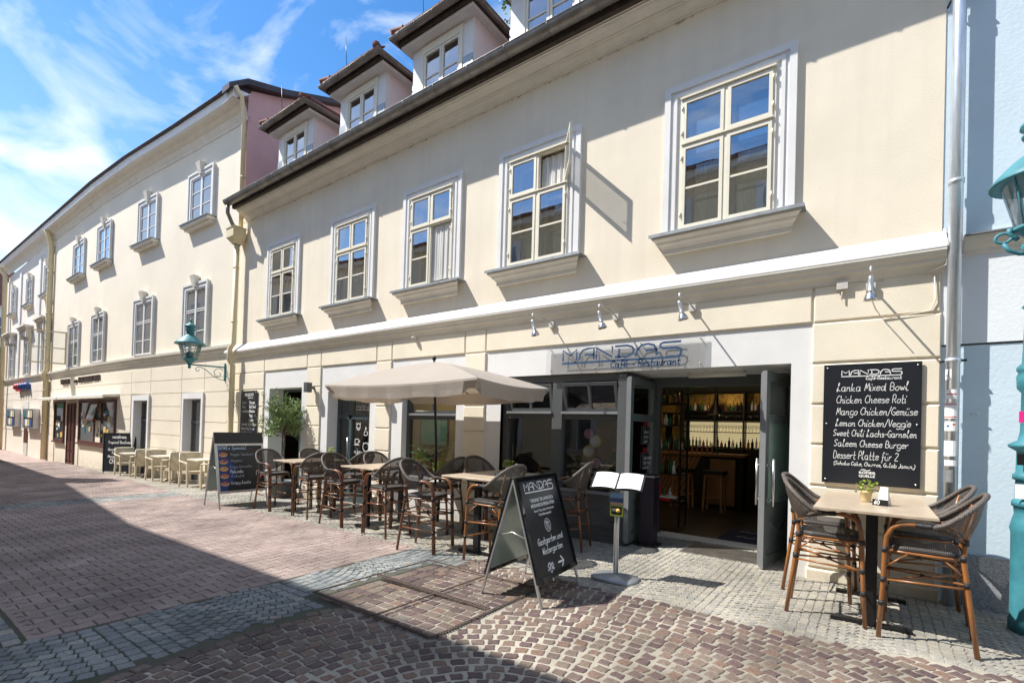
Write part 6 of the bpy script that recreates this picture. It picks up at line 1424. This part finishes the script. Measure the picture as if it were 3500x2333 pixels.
spots = [(-22.35, -.66, 3, 'cream wicker chair directly beside the HORNIG board'), (-20.95, -.60, 178, 'cream wicker chair at the right of the first wicker table, counted from the HORNIG board'), (-19.3, -.62, 4, 'cream wicker chair at the left of the middle cream table'), (-17.95, -.60, 182, 'cream wicker chair at the right of the middle cream table'), (-16.35, -.68, 2, 'cream wicker chair at the left of the cream table next to the corner downpipe'), (-15.0, -.62, 180, 'cream wicker chair behind the board with the bowl pictures')]
wk['label'] = spots[0][3]; wk.location = (spots[0][0], spots[0][1], gz(spots[0][0])); wk.rotation_euler = (0, 0, R(3))
for x, y, a, lab in spots[1:]: dup(wk, (x, y, gz(x)), R(a), lab, WG)
M_ctop = mat('cream_table_top', (.66, .60, .48), .45)
for x, lab in ((-21.65, 'cream café table nearest the HORNIG board'), (-18.62, 'cream café table in front of the left white doorway'), (-15.7, 'cream café table beside the corner downpipe')):
    t = thing('cafe_table', lab, 'table', (x, -.62, gz(x)), 0, 'cream café tables along the corner house')
    MB().use(M_ctop).box(-.38, .38, -.38, .38, .80, .84).build('table_top', t); MB().use(M_wick).tube([(0, 0, .04), (0, 0, .80)], .035, 10).build('pedestal', t)
    m = MB().use(M_wick)
    for a in range(4): T = Matrix.Rotation(R(45+90*a), 4, 'Z'); m.add([T @ Vector(p) for p in ((.02, -.03, .03), (.38, -.02, .0), (.38, .02, .0), (.02, .03, .03), (.02, -.03, .09), (.38, -.02, .03), (.38, .02, .03), (.02, .03, .09))], [(3, 2, 1, 0), (4, 5, 6, 7), (0, 1, 5, 4), (1, 2, 6, 5), (2, 3, 7, 6), (3, 0, 4, 7)])
    m.build('foot', t)
    potplant(x+.1, -.5, gz(x)+.84, .9, 'tiny plant on the ' + lab, M_leafd, 50); 
    o = MB().use(M_paper).box(-.09, .09, -.01, .01, 0, .12).use(M_yel).box(-.07, .02, -.014, -.01, .03, .08).build('table_card', loc=(x+.28, -.45, gz(x)+.84)); tag(o, 'white card on the ' + lab, 'table card')

# ================================================================== CAFE INTERIOR
ci = [None]
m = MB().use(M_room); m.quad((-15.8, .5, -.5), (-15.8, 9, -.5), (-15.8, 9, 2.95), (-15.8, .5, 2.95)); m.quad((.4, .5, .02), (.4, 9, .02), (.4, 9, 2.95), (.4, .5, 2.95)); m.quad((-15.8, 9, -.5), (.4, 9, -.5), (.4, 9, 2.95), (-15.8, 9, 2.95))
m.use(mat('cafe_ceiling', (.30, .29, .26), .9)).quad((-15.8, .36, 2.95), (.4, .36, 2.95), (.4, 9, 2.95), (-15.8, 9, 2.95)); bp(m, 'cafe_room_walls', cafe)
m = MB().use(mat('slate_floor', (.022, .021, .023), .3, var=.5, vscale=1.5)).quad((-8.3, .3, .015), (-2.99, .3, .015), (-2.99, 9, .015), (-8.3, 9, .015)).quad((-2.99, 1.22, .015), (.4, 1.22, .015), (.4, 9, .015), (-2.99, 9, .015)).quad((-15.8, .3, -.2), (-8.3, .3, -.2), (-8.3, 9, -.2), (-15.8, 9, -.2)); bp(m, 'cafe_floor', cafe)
bc = thing('bar_counter', 'bar counter with diagonal oak planks inside the café', 'bar', (-3.0, 5.1, .015))
m = MB().use(M_oak).box(-2.6, .75, -.1, .55, 1.16, 1.22); m.build('counter_top', bc)
m = MB().use(M_oak)
for i in range(24): m.add([(-2.5+i*.10, -.0, .05), (-2.5+i*.10+.085, 0, .05), (-2.5+i*.10+.085+.5, 0, 1.14), (-2.5+i*.10+.5, 0, 1.14)], [(0, 1, 2, 3)]) if i < 18 else None
m.box(.0, .55, -.06, -.01, .05, 1.10); m.use(M_dark).box(-2.6, .70, .01, .5, .0, 1.15); m.build('counter_front', bc)
bs = thing('bar_stool', 'wooden bar stool with dark seat at the bar, right one', 'stool', (-2.72, 4.35, .015), 0, 'bar stools at the counter')
for x in (-.19, .19):
    for y in (-.17, .17): MB().use(M_oak).add([(x-.022, y-.022, 0), (x+.022, y-.022, 0), (x+.022, y+.022, 0), (x-.022, y+.022, 0), (x*.85-.022, y*.85-.022, .78), (x*.85+.022, y*.85-.022, .78), (x*.85+.022, y*.85+.022, .78), (x*.85-.022, y*.85+.022, .78)], [(0, 1, 5, 4), (1, 2, 6, 5), (2, 3, 7, 6), (3, 0, 4, 7)]).build('leg', bs)
MB().use(M_black).box(-.22, .22, -.20, .20, .80, .88).build('seat', bs); MB().use(M_oak).box(-.19, .19, -.19, -.16, .28, .31).box(-.19, .19, .16, .19, .28, .31).box(-.185, .185, -.17, -.14, .74, .80).build('stretcher', bs)
dup(bs, (-3.42, 4.4, .015), 0, 'wooden bar stool with dark seat at the bar, left one', 'bar stools at the counter')
sh = thing('bottle_shelf', 'back bar shelf with glasses, bottles and mirror patches made to glow', 'shelf', (-3.4, 6.6, .015))
M_mirglow = emit('glowing_mirror_panel', (.80, .66, .36), .30)  # emission stands for the bright mirror patches; no lamp here
m = MB().use(M_gold).box(-1.9, 1.6, .32, .34, 2.25, 2.75); m.use(M_mirglow).box(-.62, .05, .30, .31, 1.35, 2.0).box(.12, .75, .30, .31, 1.35, 2.0).box(.82, 1.35, .30, .31, 1.35, 2.0); m.use(M_gold).box(-1.9, -1.3, .30, .32, 1.3, 2.2).box(-1.1, -.8, .30, .32, 1.3, 2.2); m.build('back_panel', sh)
m = MB().use(M_black)
for z in (1.30, 1.72, 2.02, 2.28): m.box(-.75, 1.45, -.02, .30, z, z+.02)
for x in (-.72, .08, .78, 1.43): m.box(x, x+.035, -.0, .28, 1.2, 2.75)
m.build('shelf_board', sh)
ri = random.Random(9); bottles = MB(); M_amb = mat('amber_glass', (.30, .12, .02), .1, coat=1.); M_cop = mat('copper_shaker', (.55, .22, .08), .2, .9)
BPR = {}
def stand(x, y, z, h, r_, m_, where, n=8):
    nm = {M_green.name: 'green', M_amb.name: 'amber', M_cop.name: 'copper coloured', M_paper.name: 'white', M_black.name: 'black'}[m_.name]
    if m_.name not in BPR:
        q = MB().use(m_).lathe([(1, 0), (1, .6), (.35, .75), (.33, 1), (0, 1)], n=n).build('p'); BPR[m_.name] = q.data; bpy.data.objects.remove(q)
    o = bpy.data.objects.new('bottle', BPR[m_.name]); COL.objects.link(o); o.location = (x, y, z); o.scale = (r_, r_, h)
    tag(o, nm+' bottle '+where, 'bottle', 'bottles in the café')
def bottle(mb, x, y, z, h, r, m_, n=8): mb.use(m_).lathe([(r, 0), (r, h*.6), (r*.35, h*.75), (r*.33, h), (0, h)], c=(x, y, z), n=n)
for i in range(30): stand(-3.4-1.3+i*.092, 6.7, 1.335, ri.uniform(.16, .30), ri.uniform(.025, .04), ri.choice([M_green, M_amb, M_cop, M_paper, M_black]), 'on the lowest back bar shelf')
for i in range(24): stand(-3.4-.7+i*.088, 6.72, 2.315, ri.uniform(.15, .28), ri.uniform(.03, .045), ri.choice([M_green, M_amb, M_black, M_paper]), 'on the topmost back bar shelf')
for z in (1.74, 2.04):
    for i in range(26):
        if 'wg' not in BPR: q = MB().use(M_lampglass).lathe([(.02, 0), (.006, .01), (.006, .07), (.03, .10), (.028, .17)], n=7).build('p'); BPR['wg'] = q.data; bpy.data.objects.remove(q)
        o = bpy.data.objects.new('wine_glass', BPR['wg']); COL.objects.link(o); o.location = (-3.4-.68+i*.08, 6.7, z+.015); tag(o, 'clear stemmed glass in the row on the back bar shelves', 'glass', 'glasses on the back bar shelves')
for i in range(22): stand(-3.0-2.3+i*.115, 5.22, 1.236, ri.uniform(.15, .30), ri.uniform(.022, .035), ri.choice([M_cop, M_amb, M_paper, M_green, M_cop]), 'standing on the bar counter')
pl = thing('pendant_lamp', 'black bell shaped pendant lamp over the bar', 'lamp', (-2.62, 3.9, 2.1)); MB().use(M_black).lathe([(.17, 0), (.16, .02), (.10, .14), (.05, .24), (.035, .42), (.0, .44)], n=18).tube([(0, 0, .42), (0, 0, .86)], .006, 5).build('shade', pl)
MB().use(mat('pale_lamp_inside', (.7, .45, .32), .6)).lathe([(.165, .002), (.165, .012), (0, .013)], n=18).build('inner_disc', pl)
rk = thing('display_rack', 'black metal rack with bottles, jars and books just inside the entrance', 'rack', (-3.0, 2.1, .015))
m = MB().use(M_black)
for x in (-.33, .28):
    for y in (-.2, .2): m.box(x-.015, x+.015, y-.015, y+.015, 0, 2.85)
m.build('frame', rk); m = MB().use(M_black)
for z in (.42, .92, 1.36, 1.80, 2.2): m.box(-.33, .29, -.21, .21, z, z+.02)
m.build('shelf_board', rk)
m = MB()
for z in (.44, .94, 1.38, 1.82, 2.22):
    for i in range(7): stand(-3.0-.28+i*.085, 2.1+ri.uniform(-.12, .0), z+.015, ri.uniform(.16, .32), ri.uniform(.024, .04), ri.choice([M_green, M_amb, M_paper, M_black, M_cop, M_green]), 'on the black rack inside the entrance')
m.use(M_red).box(-.25, .12, -.18, -.05, .44, .50).box(-.18, -.05, -.19, -.15, .50, .74); m.use(M_paper).box(-.15, .22, -.2, .05, .50, .53).box(-.28, -.18, -.2, -.17, .48, .66); m.build('books', rk)
fern('trailing_plant', 'narrow leaved plant hanging from the rack inside the entrance', (-2.75, 2.0, 2.3), 14, .5, M_leafd, wd_=.02)
mt = MB().use(mat('dark_blue_doormat', (.03, .032, .07), .95, var=.3, vscale=30)).box(-1.95, -.95, 1.4, 2.5, .016, .028); mt.use(mat('faded_white_print', (.42, .42, .46), .9))
fm_ = cmap((-1.9, 1.5, .0285), (1, 0, 0), (0, 1, 0))
for cx, cy in ((.3, .25), (.6, .55), (.25, .75), (.75, .2)): ribbon(mt, smooth([(cx-.12, cy), (cx-.05, cy+.08), (cx+.05, cy), (cx+.14, cy+.07)], 4), .04, fm_)
tag(mt.build('doormat'), 'dark blue doormat with pale print inside the entrance', 'doormat')
# back wall picture, plates, menus seen through panes
o = MB().use(M_gold).box(-.50, .50, -.02, 0, -.38, .38).use(mat('turquoise_picture', (.10, .38, .34), .5, var=.5, vscale=4, col2=(.35, .45, .30))).box(-.46, .46, -.024, -.02, -.34, .34).build('picture', loc=(-9.0, 2.0, 1.55)); tag(o, 'turquoise picture seen through the window left of the pillar', 'picture')
MB_w = MB().use(mat('ochre_wall_and_reflection', (.50, .38, .18), .85, var=.1)); MB_w.box(-11.75, -7.6, 2.03, 2.1, -.2, 2.95); bp(MB_w, 'partition_and_reflection', cafe)  # behind the glass door this ochre stands for the house mirrored in the pane
for x, z, c, lab in ((-4.18, 1.64, M_pinkp, 'pink frying pan clock, upper, hanging behind the shop window'), (-4.06, 1.52, M_yel, 'yellow and white plate clock hanging behind the shop window'), (-4.18, 1.35, M_paper, 'white plate clock, lower, hanging behind the shop window'), (-4.03, 1.17, M_pinkp, 'pink frying pan clock, lower, hanging behind the shop window')):
    t = thing('pan_clock', lab, 'clock', (x+.45, .34, z), 0, 'pan clocks behind the shop window'); MB().use(M_black if c is M_pinkp else M_yel).lathe([(.0, 0), (.10, 0), (.105, .02), (.09, .02)], n=20, T=Matrix.Rotation(R(90), 4, 'X')).tube([(0, 0, .09), (0, 0, .24 if c is M_pinkp else .11)], .011, 6).build('rim', t)
    MB().use(c if c is not M_yel else M_paper).lathe([(.0, .021), (.084, .021), (.084, .026), (.0, .027)], n=20, T=Matrix.Rotation(R(90), 4, 'X')).build('face', t)
m = MB().use(mat('maroon_canvas', (.18, .04, .03), .6, var=.4, vscale=6)).box(-3.85, -3.45, .60, .62, 1.2, 1.75); tag(m.build('canvas'), 'maroon canvas behind the pan clocks', 'picture')
# dining table set inside window
for x, lab in ((-4.9, 'dark café table behind the left shop pane'), (-7.2, 'dark café table behind the pillar window')):
    t = thing('indoor_table', lab, 'table', (x, .95, .015)); MB().use(M_oak).box(-.4, .4, -.35, .35, .72, .75).build('table_top', t); MB().use(M_black).tube([(0, 0, 0), (0, 0, .72)], .03).box(-.25, .25, -.25, .25, 0, .02).build('foot', t)
# added fill lights that brighten the room; last one sits by the ceiling spot
def plight(x, y, z, e, c=(1, .72, .42), r=.05, par=None):
    l = bpy.data.lights.new('lamp', 'POINT'); l.energy = e; l.color = c; l.shadow_soft_size = r; o = bpy.data.objects.new('added_room_light', l); COL.objects.link(o); o.location = (x, y, z)
plight(-3.2, 5.4, 2.7, 7); plight(-4.6, 2.6, 2.7, 4); plight(-8.6, 1.0, 2.6, 9, (1, .85, .62)); plight(-2.6, 3.2, 2.75, 2)
MB().use(emit('lit_ceiling_spot', (1, .75, .35), 5)).lathe([(0, 0), (.05, 0), (.05, .01)], c=(-2.66, 3.0, 2.93), n=14).build('ceiling_spot', None); tag([o for o in COL.objects if o.name.startswith('ceiling_spot')][0], 'small lit ceiling spot inside the café', 'lamp')
# ---------- greenery beyond the roofs and at the street end
random.seed(5)
m = MB().use(mat('bright_green_leaf', (.16, .30, .03), .5, var=.4, vscale=9))  # plain bright green leaf colour for the roof bush
for i in range(900):
    p = Vector((random.gauss(0, .30), random.gauss(0, .3), random.gauss(0, .28))); leaf(m, p, (random.uniform(-1, 1), random.uniform(-1, 1), random.uniform(-.3, 1)), .10, .06)
t = thing('roof_plant', 'bright green bush on the roof between two dormers', 'plant', (-6.55, 2.2, 11.55)); m.build('foliage', t); MB().use(M_pot).box(-.3, .3, -.3, .3, -.75, -.25).build('planter', t)
m = MB().use(M_leafd)
for i in range(2500):
    leaf(m, (random.gauss(0, .5), random.gauss(0, .6), random.uniform(0, 1.5)), (random.uniform(-1, 1), random.uniform(-1, 1), random.uniform(-.3, 1)), .22, .13)
t = thing('hedge', 'green bush in a white planter at the far street end', 'plant', (-55.5, .6, .3)); m.build('foliage', t); MB().use(M_w1).box(-.8, .8, -1, 1, -1.1, .1).build('planter', t)
m = MB().use(mat('orange_dry_leaf', (.55, .16, .02), .6)); m.add([(0, 0, .01), (.06, .03, .03), (.13, .0, .015), (.06, -.035, .005), (.02, .06, .02), (.07, .09, .03)], [(0, 1, 2, 3), (0, 4, 5, 1)]); o = m.build('dry_leaf', loc=(-5.82, -6.35, gz(-5.8)+.004)); tag(o, 'orange dry leaf on the grey cobbles at the lower left', 'leaf')
m = MB().use(M_leafd)
